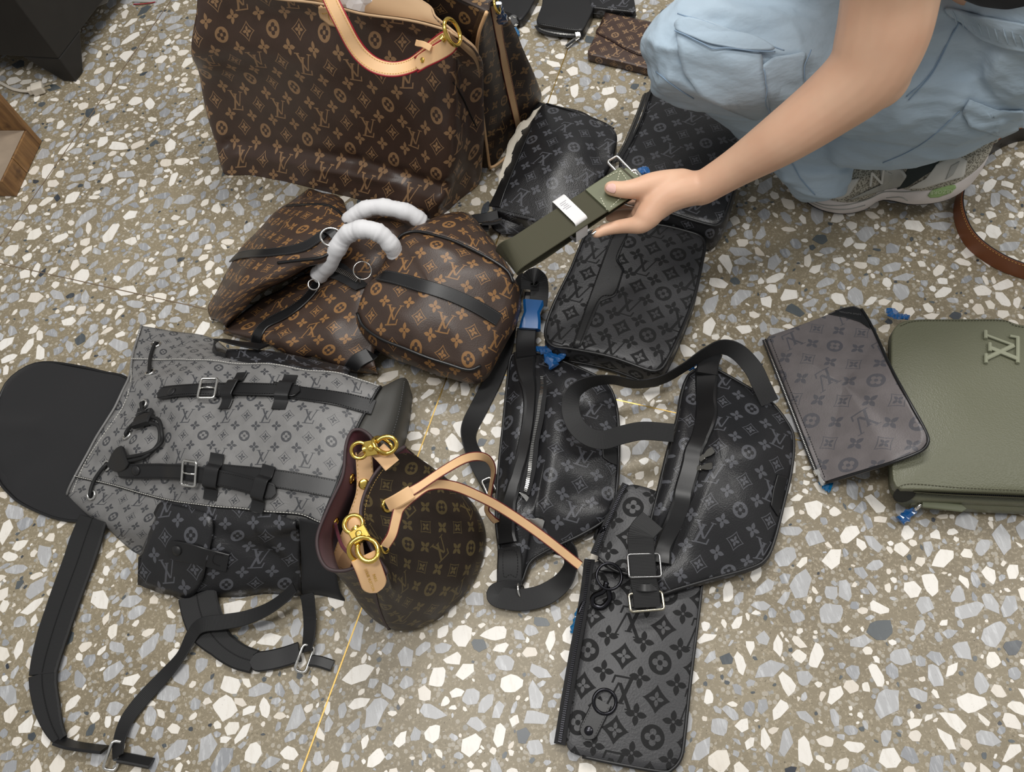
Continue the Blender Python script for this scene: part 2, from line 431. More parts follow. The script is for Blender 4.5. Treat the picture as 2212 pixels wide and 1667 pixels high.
# ---------------------------------------------------------------- materials
def lin(c):
    return tuple((x / 255 / 12.92) if x / 255 <= 0.04045 else ((x / 255 + 0.055) / 1.055) ** 2.4 for x in c) + (1.0,)
class NT:
    def __init__(s, tree): s.t = tree; s.n = tree.nodes; s.l = tree.links
    def new(s, ty, **kw):
        n = s.n.new(ty)
        for k, v in kw.items(): setattr(n, k, v)
        return n
    def put(s, sock, v):
        if isinstance(v, bpy.types.NodeSocket): s.l.new(v, sock)
        else: sock.default_value = v
    def m(s, op, a, b=None, c=None):
        n = s.n.new('ShaderNodeMath'); n.operation = op
        for i, v in enumerate((a, b, c)):
            if v is not None: s.put(n.inputs[i], v)
        return n.outputs[0]
    def mix(s, f, a, b):
        n = s.n.new('ShaderNodeMix'); n.data_type = 'RGBA'
        s.put(n.inputs[0], f); s.put(n.inputs[6], a); s.put(n.inputs[7], b); return n.outputs[2]
    def noise(s, vec, scale, detail=2, rough=.5):
        n = s.n.new('ShaderNodeTexNoise'); n.inputs['Scale'].default_value = scale; n.inputs['Detail'].default_value = detail; n.inputs['Roughness'].default_value = rough
        if vec is not None: s.l.new(vec, n.inputs['Vector'])
        return n.outputs['Fac']
    def vor(s, vec, scale, feature='F1', rand=1.0):
        n = s.n.new('ShaderNodeTexVoronoi'); n.feature = feature; n.inputs['Scale'].default_value = scale; n.inputs['Randomness'].default_value = rand
        if vec is not None: s.l.new(vec, n.inputs['Vector'])
        return n.outputs['Distance']
    def ramp(s, f, a, b):
        n = s.n.new('ShaderNodeMapRange'); s.put(n.inputs[0], f); n.inputs[1].default_value = a; n.inputs[2].default_value = b; return n.outputs[0]

def monogram_group(solid):
    """repeat print of interlaced letters, four-petal flowers, stars and roundels: 1 on the print"""
    g = bpy.data.node_groups.new('monogram_filled' if solid else 'monogram', 'ShaderNodeTree')
    g.interface.new_socket('Vector', in_out='INPUT', socket_type='NodeSocketVector')
    g.interface.new_socket('Mask', in_out='OUTPUT', socket_type='NodeSocketFloat')
    N = NT(g); gi = N.new('NodeGroupInput'); go = N.new('NodeGroupOutput'); m = N.m
    sp = N.new('ShaderNodeSeparateXYZ'); g.links.new(gi.outputs[0], sp.inputs[0]); u, v = sp.outputs[0], sp.outputs[1]; K = 1.26 if solid else 1.0
    RV = 0.95
    def wrap(cu, cv, pu, pv):
        return (m('MULTIPLY', m('WRAP', m('SUBTRACT', u, cu), pu / 2, -pu / 2), 1 / K), m('MULTIPLY', m('WRAP', m('SUBTRACT', v, cv), pv / 2, -pv / 2), 1 / K))
    def flower(x, y, L, k, hole):
        ax, ay = m('ABSOLUTE', x), m('ABSOLUTE', y); hi, lo = m('MAXIMUM', ax, ay), m('MINIMUM', ax, ay)
        w = m('MULTIPLY', m('MULTIPLY', hi, k), m('SUBTRACT', L, hi))
        r = m('ADD', m('MULTIPLY', hi, hi), m('MULTIPLY', lo, lo))
        a = m('LESS_THAN', lo, w)
        return m('MULTIPLY', a, m('GREATER_THAN', r, hole * hole))
    masks = []
    # small flowers: between all rows
    x, y = wrap(.5, RV / 2, 1, RV); masks.append(flower(x, y, .235, 4.6, .03))
    # stars: two lattices
    for cu, cv in ((1, 0), (0, RV)):
        x, y = wrap(cu, cv, 2, 2 * RV)
        ax, ay = m('ABSOLUTE', x), m('ABSOLUTE', y)
        s = m('ADD', m('POWER', ax, .82), m('POWER', ay, .82))
        R = .30 ** .82
        if solid:
            d = m('LESS_THAN', s, R); masks.append(m('SUBTRACT', d, flower(x, y, .16, 6.6, .02)))
        else:
            masks.append(m('COMPARE', s, R * .945, R * .055)); masks.append(flower(x, y, .16, 6.6, .022))
    # roundels
    x, y = wrap(1, RV, 2, 2 * RV)
    ax, ay = m('ABSOLUTE', x), m('ABSOLUTE', y); hi, lo = m('MAXIMUM', ax, ay), m('MINIMUM', ax, ay)
    r2 = m('ADD', m('MULTIPLY', x, x), m('MULTIPLY', y, y)); h2 = m('SUBTRACT', hi, .1)
    p2 = m('ADD', m('MULTIPLY', h2, h2), m('MULTIPLY', lo, lo))
    c = m('MULTIPLY', m('LESS_THAN', r2, .25 ** 2), m('GREATER_THAN', p2, .07 ** 2))
    c = m('MULTIPLY', c, m('SUBTRACT', 1, m('COMPARE', r2, .0525, .0035)) if False else 1.0)
    core = m('MULTIPLY', m('LESS_THAN', r2, .055 ** 2), m('GREATER_THAN', r2, .025 ** 2))
    masks.append(m('MAXIMUM', c, core))
    # letters
    x, y = wrap(0, 0, 2, 2 * RV); S = .68
    X = m('MULTIPLY_ADD', x, 1 / S, .5); Y = m('MULTIPLY_ADD', y, 1 / S, .5)
    def strip(x0, y0, x1, y1, w):
        k = (x1 - x0) / (y1 - y0); cx_ = m('MULTIPLY_ADD', Y, k, x0 - k * y0)
        return m('MULTIPLY', m('COMPARE', X, cx_, w), m('COMPARE', Y, (y0 + y1) / 2, abs(y1 - y0) / 2))
    for q in ((.17, .05, .45, .83, .062), (.13, .98, .52, .22, .062), (.55, .22, .86, .98, .033),        # L stem, V strokes
              (.36, .00, .36, .06, .36), (.69, .03, .76, .26, .035),                                       # L foot and tick
              (.44, .80, .44, .84, .12), (.13, .95, .13, .99, .15), (.86, .95, .86, .99, .13)):            # serifs
        masks.append(strip(*q))
    o = masks[0]
    for k in masks[1:]: o = m('MAXIMUM', o, k)
    g.links.new(o, go.inputs[0])
    return g
MONO = monogram_group(False); MONOF = monogram_group(True)

MATS = {}
def base_mat(name):
    m = bpy.data.materials.new(name); m.use_nodes = True; N = NT(m.node_tree); b = N.n['Principled BSDF']; MATS[name] = m
    return m, N, b
def bump(N, b, h, strength, dist):
    n = N.new('ShaderNodeBump'); n.inputs['Strength'].default_value = strength; n.inputs['Distance'].default_value = dist
    N.put(n.inputs['Height'], h); N.l.new(n.outputs[0], b.inputs['Normal']); return n
def plain(name, col, rough=.5, metal=0.0, grain=0, gs=.2, gd=.0004, spec=.5, var=0.0, kind='noise', sheen=0.0, trans=0.0, alpha=1.0, coat=0.0):
    m, N, b = base_mat(name)
    b.inputs['Base Color'].default_value = lin(col); b.inputs['Roughness'].default_value = rough; b.inputs['Metallic'].default_value = metal
    b.inputs['Specular IOR Level'].default_value = spec; b.inputs['Sheen Weight'].default_value = sheen; b.inputs['Transmission Weight'].default_value = trans
    b.inputs['Alpha'].default_value = alpha; b.inputs['Coat Weight'].default_value = coat
    tc = N.new('ShaderNodeTexCoord').outputs['Object']
    if var:
        f = N.noise(tc, 25, 3); c1 = tuple(max(0, x * (1 - var)) for x in col); c2 = tuple(min(255, x * (1 + var)) for x in col)
        N.l.new(N.mix(N.ramp(f, .3, .7), lin(c1), lin(c2)), b.inputs['Base Color'])
    if grain:
        h = N.noise(tc, grain, 3) if kind == 'noise' else N.vor(tc, grain)
        bump(N, b, h, gs, gd)
    return m
def mono(name, base, motif_col, a=.05, rough=.42, grain=520, gs=.3, rot=0.0, emboss=False, inkrough=None, spec=.5, ofs=(0, 0), gd=.0005):
    """coated canvas or leather with the repeat print or embossed motif; a = spacing of the motifs in metres"""
    m, N, b = base_mat(name)
    uvn = N.new('ShaderNodeUVMap').outputs[0]
    mp = N.new('ShaderNodeMapping'); N.l.new(uvn, mp.inputs[0]); mp.inputs['Scale'].default_value = (1 / a, 1 / a, 1)
    mp.inputs['Rotation'].default_value = (0, 0, rot); mp.inputs['Location'].default_value = (ofs[0], ofs[1], 0)
    g = N.new('ShaderNodeGroup'); g.node_tree = MONOF if emboss else MONO; N.l.new(mp.outputs[0], g.inputs[0]); k = g.outputs[0]
    dirt = N.noise(uvn, 40, 3)
    c1 = N.mix(N.ramp(dirt, .3, .75), lin(base), lin(tuple(x * .9 for x in base)))
    N.l.new(N.mix(k, c1, lin(motif_col)), b.inputs['Base Color'])
    b.inputs['Roughness'].default_value = rough; b.inputs['Specular IOR Level'].default_value = spec
    vo = N.vor(uvn, grain)
    if emboss:
        sp = N.new('ShaderNodeSeparateXYZ'); N.l.new(mp.outputs[0], sp.inputs[0])
        hat = N.m('MULTIPLY', N.m('SINE', N.m('MULTIPLY', sp.outputs[1], 190.0)), .12)
        h = N.m('ADD', N.m('MULTIPLY', k, N.m('SUBTRACT', hat, 1.0)), N.m('MULTIPLY', N.noise(uvn, 300, 3), .25))
        bump(N, b, h, 1.0, .0016); N.l.new(N.m('MULTIPLY_ADD', k, .25, rough), b.inputs['Roughness'])
    else:
        bump(N, b, vo, gs, gd)
    return m
M = MATS
mono('brown_canvas', (78, 60, 51), (160, 126, 92), a=.05, rough=.36, gs=.2)
mono('rear_canvas', (56, 43, 36), (132, 102, 66), a=.052, rough=.45, gs=.28)
mono('macassar_canvas', (70, 55, 47), (144, 106, 66), a=.047, rough=.42, gs=.3)
mono('bucket_canvas', (50, 40, 33), (96, 83, 54), a=.043, rough=.50, gs=.2)
mono('wallet_canvas', (72, 54, 46), (140, 112, 84), a=.036, rough=.42, gs=.3)
mono('black_canvas', (36, 36, 38), (84, 85, 90), a=.048, rough=.36, gs=.42)
mono('black_canvas_fine', (33, 33, 35), (80, 81, 86), a=.049, rough=.36, gs=.42)
mono('grey_canvas', (128, 127, 126), (66, 67, 70), a=.038, rough=.48, gs=.3)
mono('pouch_canvas', (116, 110, 110), (84, 83, 88), a=.051, rough=.45, gs=.3)
mono('embossed_leather_large', (60, 60, 62), (17, 17, 18), a=.054, rough=.42, emboss=True)  # embossed motifs coloured near black to stand for shade in the relief
mono('embossed_leather', (60, 60, 62), (17, 17, 18), a=.048, rough=.42, emboss=True)  # dark motif colour again paints the shade of the pressed relief
plain('black_leather', (30, 30, 31), .42, grain=700, gs=.25, kind='vor')
plain('soft_black_leather', (27, 27, 28), .38, grain=300, gs=.1)
def webbing(name, col, rough=.6):
    m, N, b = base_mat(name); b.inputs['Base Color'].default_value = lin(col); b.inputs['Roughness'].default_value = rough
    sp = N.new('ShaderNodeSeparateXYZ'); N.l.new(N.new('ShaderNodeUVMap').outputs[0], sp.inputs[0])
    w = N.m('ADD', N.m('SINE', N.m('MULTIPLY', sp.outputs[0], 2 * math.pi / .0021)), N.m('MULTIPLY', N.m('SINE', N.m('MULTIPLY', sp.outputs[1], 2 * math.pi / .0013)), .4)); bump(N, b, w, .28, .0003); return m
webbing('black_webbing', (20, 20, 21))
plain('black_cloth', (26, 26, 28), .8, grain=1500, gs=.4, sheen=.1)
plain('tan_leather', (232, 190, 142), .5, grain=600, gs=.05, var=.03)
plain('tan_lining', (190, 158, 122), .7, grain=900, gs=.2)
plain('red_edge', (160, 30, 45), .4)
plain('dark_red_edge', (110, 40, 40), .45)
plain('burgundy_lining', (96, 40, 52), .85, grain=1200, gs=.2, sheen=.15)
plain('gold_metal', (236, 202, 104), .2, 1.0)
plain('silver_metal', (225, 224, 220), .18, 1.0)
plain('dark_metal', (60, 60, 64), .25, 1.0)
plain('gold_stitch', (196, 160, 80), .7)
plain('white_stitch', (205, 203, 196), .8)
plain('grey_stitch', (90, 90, 90), .8)
plain('black_stitch', (14, 14, 15), .8)
plain('tan_stitch', (215, 175, 100), .7)
plain('green_stitch', (200, 200, 178), .8)
plain('olive_leather', (103, 104, 84), .42, grain=420, gs=.55, gd=.0007, kind='vor')
plain('olive_smooth_leather', (108, 112, 88), .42, grain=900, gs=.1)
webbing('olive_webbing', (68, 66, 48), .75)
plain('olive_metal', (150, 152, 130), .45, .1)
plain('blue_film', (28, 98, 165), .12, spec=.8, trans=.25, coat=.4)
plain('teal_film', (10, 110, 165), .12, spec=.8, trans=.25, coat=.4)
plain('white_tissue', (226, 226, 228), .8, grain=200, gs=.4)
plain('cream_paper', (222, 214, 198), .8, grain=90, gs=.4)
plain('white_paper', (232, 230, 230), .7)
plain('print_grey', (180, 180, 184), .7)
plain('pipe_black', (26, 26, 27), .3)
plain('brass', (190, 160, 95), .35, 1.0)
plain('joint_dark', (120, 104, 84), .7)
# ---------------------------------------------------------------- floor: terrazzo
def cement_mat():
    m, N, b = base_mat('terrazzo_cement')
    tc = N.new('ShaderNodeTexCoord').outputs['Object']
    big = N.noise(tc, 3.5, 3); c = N.mix(N.ramp(big, .35, .65), lin((150, 139, 116)), lin((131, 120, 98)))
    fine = N.noise(tc, 210, 3, .7); c = N.mix(N.ramp(fine, .52, .72), c, lin((182, 170, 148)))
    dk = N.noise(tc, 330, 2, .6); c = N.mix(N.ramp(dk, .64, .72), c, lin((96, 86, 68)))
    sm = N.vor(tc, 105); rn = N.noise(tc, 38, 2); frag = N.m('MULTIPLY', N.m('LESS_THAN', sm, .34), N.m('GREATER_THAN', rn, .47))
    c = N.mix(N.m('MULTIPLY', frag, .6), c, lin((190, 184, 172)))
    s2 = N.vor(tc, 62); f2 = N.m('MULTIPLY', N.m('LESS_THAN', s2, .25), N.m('GREATER_THAN', N.noise(tc, 21, 2), .54)); c = N.mix(N.m('MULTIPLY', f2, .55), c, lin((165, 168, 170)))
    N.l.new(c, b.inputs['Base Color']); b.inputs['Roughness'].default_value = .42
    bump(N, b, fine, .15, .0004)
    return m
def chip_mat(name, cols, vein, rough=.32, vs=1.0):
    m, N, b = base_mat(name)
    g = N.new('ShaderNodeNewGeometry').outputs['Random Per Island']
    tc = N.new('ShaderNodeTexCoord').outputs['Object']
    r = N.new('ShaderNodeValToRGB'); r.color_ramp.interpolation = 'LINEAR'
    while len(r.color_ramp.elements) < len(cols): r.color_ramp.elements.new(.5)
    for i, q in enumerate(cols): r.color_ramp.elements[i].position = i / max(1, len(cols) - 1); r.color_ramp.elements[i].color = lin(q)
    N.l.new(g, r.inputs[0])
    mp = N.new('ShaderNodeMapping'); N.l.new(tc, mp.inputs[0])
    ro = N.new('ShaderNodeCombineXYZ'); N.l.new(N.m('MULTIPLY', g, 40.0), ro.inputs[2]); N.l.new(ro.outputs[0], mp.inputs['Rotation'])
    mp.inputs['Scale'].default_value = (1, .22, 1)
    f = N.noise(mp.outputs[0], 130, 4, .65)
    c = N.mix(N.m('MULTIPLY', N.ramp(f, .5, .72), vs), r.outputs[0], lin(vein))
    f2 = N.noise(tc, 260, 3, .7); c = N.mix(N.m('MULTIPLY', N.ramp(f2, .62, .75), .55), c, lin(tuple(x * .72 for x in cols[0])))
    N.l.new(c, b.inputs['Base Color']); b.inputs['Roughness'].default_value = rough
    return m
cement = cement_mat()
MW = chip_mat('chip_white', [(242, 238, 229), (232, 224, 211), (244, 241, 235), (224, 214, 199)], (205, 196, 182), vs=.35)
MG = chip_mat('chip_grey', [(172, 173, 174), (150, 152, 156), (188, 188, 188), (140, 143, 148)], (214, 216, 218), vs=.85)
MD = chip_mat('chip_dark', [(72, 78, 84), (92, 98, 100), (56, 60, 68)], (110, 116, 118), vs=.5)

X0, X1, Y0, Y1 = -2.1, 2.2, -0.75, 2.85
fl = obj('floor', [(X0 - 1, Y0 - 1.2, 0), (X1 + 1, Y0 - 1.2, 0), (X1 + 1, Y1 + 1, 0), (X0 - 1, Y1 + 1, 0), (X0 - 1, Y0 - 1.2, -.03), (X1 + 1, Y0 - 1.2, -.03), (X1 + 1, Y1 + 1, -.03), (X0 - 1, Y1 + 1, -.03)],
         [(0, 1, 2, 3), (7, 6, 5, 4), (0, 4, 5, 1), (1, 5, 6, 2), (2, 6, 7, 3), (3, 7, 4, 0)], cement, smooth=False)
tag(fl, kind='structure')
BASE['floor'] = np.array(fl.location); FB = BASE['floor']

COVER = [[(420, 0), (1160, 0), (1170, 200), (1100, 460), (1110, 640), (1000, 830), (860, 830), (700, 1120), (1030, 1100), (900, 1360), (720, 1280), (310, 1280), (150, 1110), (0, 1050), (0, 800), (270, 800), (300, 710), (450, 640)],
         [(1390, 0), (2212, 0), (2212, 250), (1780, 450), (1520, 520), (1430, 810), (1190, 760), (1230, 560), (1070, 480), (1160, 220), (1340, 260), (1400, 190)],
         [(1130, 770), (1330, 880), (1330, 1120), (1080, 1300), (1090, 900)], [(1490, 780), (1700, 930), (1660, 1220), (1510, 1270), (1470, 1660), (1220, 1620), (1290, 1060), (1420, 1050)], [(1660, 720), (1850, 660), (2212, 690), (2212, 1110), (1940, 1090), (1770, 1035)]]
def inside(poly, x, y):
    k = False; n = len(poly)
    for i in range(n):
        (ax, ay), (bx, by) = poly[i - 1], poly[i]
        if (ay > y) != (by > y) and x < (bx - ax) * (y - ay) / (by - ay) + ax: k = not k
    return k
def make_chips():
    R = np.random.RandomState(11); res = .0019
    nx, ny = int((X1 - X0) / res), int((Y1 - Y0) / res); occ = np.zeros((nx, ny), bool)
    # brass joints stay free of chips only at hair width; chips may cross them
    chips = []
    def poly(r, el):
        n = R.randint(5, 9); th = np.sort((np.arange(n) + R.uniform(-.33, .33, n)) * 2 * math.pi / n)
        rr = r * R.uniform(.72, 1.12, n); p = np.stack([rr * np.cos(th) * el, rr * np.sin(th) / math.sqrt(el)], 1)
        a = R.normal(.5, .9); c, s = math.cos(a), math.sin(a); return p @ np.array([[c, s], [-s, c]])
    stages = [(11000, .0118, .0190, .0017), (22000, .0080, .0125, .0014), (34000, .0045, .0075, .0011), (30000, .0022, .0042, .0010)]
    for cnt, r0, r1, gap in stages:
        xs = R.uniform(X0, X1, cnt); ys = R.uniform(Y0, Y1, cnt)
        for k in range(cnt):
            x, y = xs[k], ys[k]
            # only what the frame and its surroundings can show
            q = pix((x, y, 0))
            if r0 > .007 and not (-700 < q[0] < 3000 and -330 < q[1] < 2300): continue
            if r0 < .007 and not (-120 < q[0] < 2340 and -90 < q[1] < 1760): continue
            ci, cj = int((x - X0) / res), int((y - Y0) / res)
            if occ[min(ci, nx - 1), min(cj, ny - 1)]: continue
            p = poly(R.uniform(r0, r1), R.uniform(1.0, 1.5) ** 1.3)
            if r0 > .008 and R.rand() < .35 : p *= .8
            lo = p.min(0) - gap; hi = p.max(0) + gap
            i0, i1 = int((x + lo[0] - X0) / res), int((x + hi[0] - X0) / res) + 1; j0, j1 = int((y + lo[1] - Y0) / res), int((y + hi[1] - Y0) / res) + 1
            if i0 < 0 or j0 < 0 or i1 >= nx or j1 >= ny: continue
            gx = (np.arange(i0, i1) + .5) * res + X0 - x; gy = (np.arange(j0, j1) + .5) * res + Y0 - y
            ok = np.ones((len(gx), len(gy)), bool); big = ok.copy(); n = len(p)
            for i in range(n):
                a, b = p[i], p[(i + 1) % n]; e = b - a; l = math.hypot(*e); nx_, ny_ = e[1] / l, -e[0] / l
                d = (gx[:, None] - a[0]) * nx_ + (gy[None] - a[1]) * ny_
                big &= d < gap
                ok &= d < 0
            if (occ[i0:i1, j0:j1] & big).any(): continue
            occ[i0:i1, j0:j1] |= ok
            # a little unevenness along the edges
            pts = []
            for i in range(n):
                a, b = p[i], p[(i + 1) % n]
                w = .5 * a + .5 * b; pts.append(a * .985); pts.append(w * R.uniform(.96, 1.03))
            kind = 'w' if R.rand() < (.6 if r0 > .012 else .42 if r0 > .007 else .42) else ('g' if R.rand() < .93 else 'd')
            if r1 < .006 and R.rand() < .25: kind = 'd'
            chips.append((x, y, np.array(pts), kind, max(np.linalg.norm(p, axis=1))))
    return chips
CH = make_chips()
def chip_vf(x, y, p, z=.0005):
    n = len(p); V = [(x + a, y + b, z) for a, b in p] + [(x + a * 1.03, y + b * 1.03, -.0006) for a, b in p]
    return V, [tuple(range(n))] + [(i + n, (i + 1) % n + n, (i + 1) % n, i) for i in range(n)]
score = []
for i, (x, y, p, kd, r) in enumerate(CH):
    q = pix((x, y, 0)); vis = 30 < q[0] < 2180 and 30 < q[1] < 1640 and not any(inside(P_, *q) for P_ in COVER)
    if vis: score.append((r / np.linalg.norm([x, y, CAMH]), i))
score.sort(reverse=True); chosen = set(i for _, i in score[:300])
CM = {'w': MW, 'g': MG, 'd': MD}; rest = {'w': [], 'g': [], 'd': []}
for i, (x, y, p, kd, r) in enumerate(CH):
    if i in chosen:
        V, Fc = chip_vf(x, y, p); o = obj('stone_chip', V, Fc, CM[kd], fl, smooth=False)
    else: rest[kd].append(chip_vf(x, y, p))
V, Fc, mi = [], [], []
for q, kd in enumerate('wgd'):
    v, f = join(rest[kd]); k = len(V); V += v; Fc += [tuple(i + k for i in t) for t in f]; mi += [q] * len(f)
o = obj('stone_chips', V, Fc, [MW, MG, MD], fl, smooth=False); o.data.polygons.foreach_set('material_index', mi); tag(o, kind='stuff')
# brass joints
def joint(name, a, b, w, mat, z=.0009):
    a, b = W(*a), W(*b); t = unit(b - a); s = np.array([-t[1], t[0], 0]) * w / 2
    V = [a - s, b - s, b + s, a + s]; V = [np.array([q[0], q[1], z]) for q in V] + [np.array([q[0], q[1], -.003]) for q in V]
    o = obj(name, V, [(0, 1, 2, 3), (0, 4, 5, 1), (1, 5, 6, 2), (2, 6, 7, 3), (3, 7, 4, 0)], mat, smooth=False); return tag(o, kind='structure')
joint('trim_1', (1270, -12), (630, 1725), .0024, M['brass'])
joint('trim_2', (435, -93), (-60, 616), .0022, M['joint_dark'])
joint('trim_3', (-60, 555.7), (447, 668), .0022, M['joint_dark'])
joint('trim_4', (1000, 790), (2260, 1069), .0020, M['brass'])
# ---------------------------------------------------------------- large brown tote
def wp(c, *pts): return [PT(c, p) for p in pts]
def make_tote():
    c = 'tote'
    F = [(0.0, [(225, 1020), (420, 1052), (700, 1112), (950, 1172), (1200, 1240), (1400, 1285), (1500, 1306)], [(1640, 1195), (1752, 1065)]),
         (.025, [(205, 960), (400, 985), (670, 1045), (915, 1105), (1165, 1175), (1390, 1238), (1510, 1250)], [(1640, 1130), (1760, 1010)]),
         (.055, [(190, 880), (372, 892), (640, 940), (885, 1000), (1140, 1065), (1385, 1140), (1530, 1185)], [(1640, 1060), (1765, 950)]),
         (.12, [(140, 690), (350, 712), (620, 760), (870, 820), (1130, 880), (1380, 945), (1565, 1000)], [(1690, 890), (1770, 800)]),
         (.22, [(75, 430), (300, 466), (580, 520), (830, 580), (1100, 640), (1380, 690), (1590, 740)], [(1668, 640), (1772, 560)]),
         (.31, [(45, 300), (280, 310), (560, 330), (820, 375), (1100, 410), (1380, 440), (1597, 470)], [(1640, 420), (1772, 400)]),
         (.38, [(70, 80), (300, 90), (560, 100), (820, 130), (1100, 190), (1370, 220), (1592, 270)], [(1622, 290), (1735, 310)]),
         (.42, [(75, -60), (300, -30), (560, 0), (850, 35), (1080, 85), (1365, 128), (1560, 178)], [(1602, 205), (1640, 225)])]
    rows = []; nrm = np.array([.504, .863, 0])
    for z, fr, gs in F:
        r = [PT(c, p, z) for p in fr]; g = [PT(c, p, z) for p in gs]
        dep = .135 if z < .4 else .10
        if z > .4: bk = [PT(c, p, z) for p in ((1500, 110), (1430, 20), (1100, -110), (480, -150))]
        else:
            bl = r[0] + nrm * dep; bk = [g[-1] * (1 - t) + bl * t for t in (.25, .5, .75)] + [bl]
        rows.append(r + g + bk)
    loc = np.mean([r for r in rows[0]], 0); loc[2] = 0
    t = thing('tote_bag', loc, 'large brown monogram tote standing behind the folded duffel bag', 'bag')
    fl3 = [(PT(c, (250, 870, .07)), PT(c, (1000, 985, .075)), -.018, .017), (PT(c, (1000, 985, .075)), PT(c, (1560, 1140, .075)), -.020, .017),
           (PT(c, (300, 905, .05)), PT(c, (1250, 1060, .055)), .014, .02),
           (PT(c, (1390, 240, .37)), PT(c, (1420, 700, .2)), -.006, .02), (PT(c, (1500, 330, .33)), PT(c, (1560, 800, .17)), .006, .02),
           (PT(c, (120, 250, .3)), PT(c, (600, 420, .25)), .005, .06), (PT(c, (700, 250, .33)), PT(c, (1300, 620, .22)), -.005, .03),
           (PT(c, (1280, 520, .25)), PT(c, (1500, 900, .14)), .007, .04), (PT(c, (250, 600, .16)), PT(c, (700, 640, .18)), .006, .05)]
    body, G = net('body', rows, M['brown_canvas'], t, nu=8, nv=10, closed=True, rot=0.0, fl=fl3, wr=.004, wf=9, solid=.003, vscale=.70)
    # lining: inner wall below the rim
    gu = np.roll(G, -1, 1) - np.roll(G, 1, 1); gv = np.gradient(G, axis=0); Nn = np.cross(gu, gv); Nn /= np.maximum(np.linalg.norm(Nn, axis=2), 1e-9)[..., None]
    k0 = int(len(G) * .5); I = (G - Nn * .007)[k0:]; I[-1] = G[-1] - Nn[-1] * .005; nr_, nc = I.shape[:2]
    obj('lining', I.reshape(-1, 3), [((i + 1) * nc + j, (i + 1) * nc + (j + 1) % nc, i * nc + (j + 1) % nc, i * nc + j) for i in range(nr_ - 1) for j in range(nc)], M['tan_lining'], t)
    Vb = []
    tree = bvh(body)
    # rim binding
    rim = [G[-1][k] for k in range(G.shape[1])]
    tube('rim_binding', [p + np.array([0, 0, .001]) for p in rim], .0022, M['tan_lining'], t, closed=True, m=6)
    # gusset seam
    P, N = lay(tree, c, [(1600, 490), (1660, 590), (1700, 680), (1740, 760)], .0006)
    tube('gusset_seam', P, .0014, M['black_stitch'], t, m=6)
    # handle
    P, N = facing(c, [(840, -70, .47, -20), (890, 40, .46, -20), (945, 150, .44, -18), (1000, 255, .415, -12), (1060, 335, .395, 0), (1140, 393, .38, 15), (1240, 415, .372, 28), (1340, 395, .375, 30), (1420, 345, .39, 24), (1490, 285, .405, 10), (1545, 245, .42, 0), (1580, 228, .428, 0)], 6)
    h = ribbon('handle', P, N, .0235, .0042, M['tan_leather'], t)
    BASE[h.name] = BASE[t.name]
    edges('edge_paint', P, N, .0235, .0017, M['red_edge'], h)
    Np = np.array(N); sd = np.array([np.cross(unit(Np[i]), unit(P[min(i + 1, len(P) - 1)] - P[max(i - 1, 0)])) for i in range(len(P))])
    stitches('stitching', P + Np * .0024 - sd * .0085, N, M['tan_stitch'], h)
    stitches('stitching', P + Np * .0024 + sd * .0085, N, M['tan_stitch'], h)
    # folded end of the handle lies along it
    P2, N2 = facing(c, [(1395, 392, .378, 30), (1450, 355, .392, 25), (1520, 310, .408, 10), (1570, 270, .42, 0), (1590, 235, .43, 0)], 6)
    h2 = ribbon('handle_end', np.array(P2) + np.array(N2) * .006, N2, .024, .004, M['tan_leather'], t, tip='s'); BASE[h2.name] = BASE[t.name]
    edges('edge_paint', np.array(P2) + np.array(N2) * .006, N2, .024, .0016, M['red_edge'], h2)
    p = np.array(P2[5]) + np.array(N2[5]) * .008; button('rivet', p, N2[5], .0042, .002, M['gold_metal'], t, .001)
    # keeper loop
    P3, N3 = facing(c, [(1418, 268, .40, 0), (1450, 280, .408, 0), (1492, 305, .408, 0)], 5); k = ribbon('keeper', np.array(P3) + np.array(N3) * .012, N3, .0095, .002, M['tan_leather'], t)
    # ring
    rc = PT(c, (1596, 192, .445)); ring('ring', rc, unit(np.array([.75, -.35, .35])), .021, .0032, M['gold_metal'], t, ry=.018)
    rc2 = PT(c, (1530, 238, .435)); V, Fc = disc_vf(rc2, unit(PT(c, (1560, 205, .44)) - PT(c, (1500, 270, .43))), .006, .007); obj('ring_collar', V, Fc, M['gold_metal'], t)
    # leather chape by the rim
    pt, _ = patch('chape', tree, c, [(800, -60), (880, -60), (905, 60), (918, 158), (870, 148), (812, 100), (800, 60)], .0025, M['tan_leather'], t, th=.003)
    P, N = lay(tree, c, [(818, -30), (822, 70), (858, 60), (865, 100), (905, 140)], .0048); stitches('stitching', P, N, M['gold_stitch'], t)
    P, N = lay(tree, c, [(960, 52), (1075, 90), (1290, 100)], .0012); stitches('rim_stitching', P, N, M['black_stitch'], t)
    # tissue stuffed inside
    tp = thing('tissue_paper', PT(c, (1090, -10, .36)), 'white tissue paper stuffed in the mouth of the large tote', 'paper')
    V, Fc = [], []; ctr = PT(c, (1090, -6, .388)); R_ = random.Random(3)
    bm = bmesh.new(); bmesh.ops.create_icosphere(bm, subdivisions=3, radius=.045)
    for v in bm.verts:
        q = v.co.normalized(); f = 1 + .35 * mnoise.noise(q * 3.1) + .12 * mnoise.noise(q * 9)
        V.append(ctr + np.array([q.x * .055 * f, q.y * .03 * f, q.z * .05 * f]))
    Fc = [tuple(v.index for v in f.verts) for f in bm.faces]; bm.free()
    obj('crumpled_sheet', V, Fc, M['white_tissue'], tp, smooth=False)
    return t
make_tote()

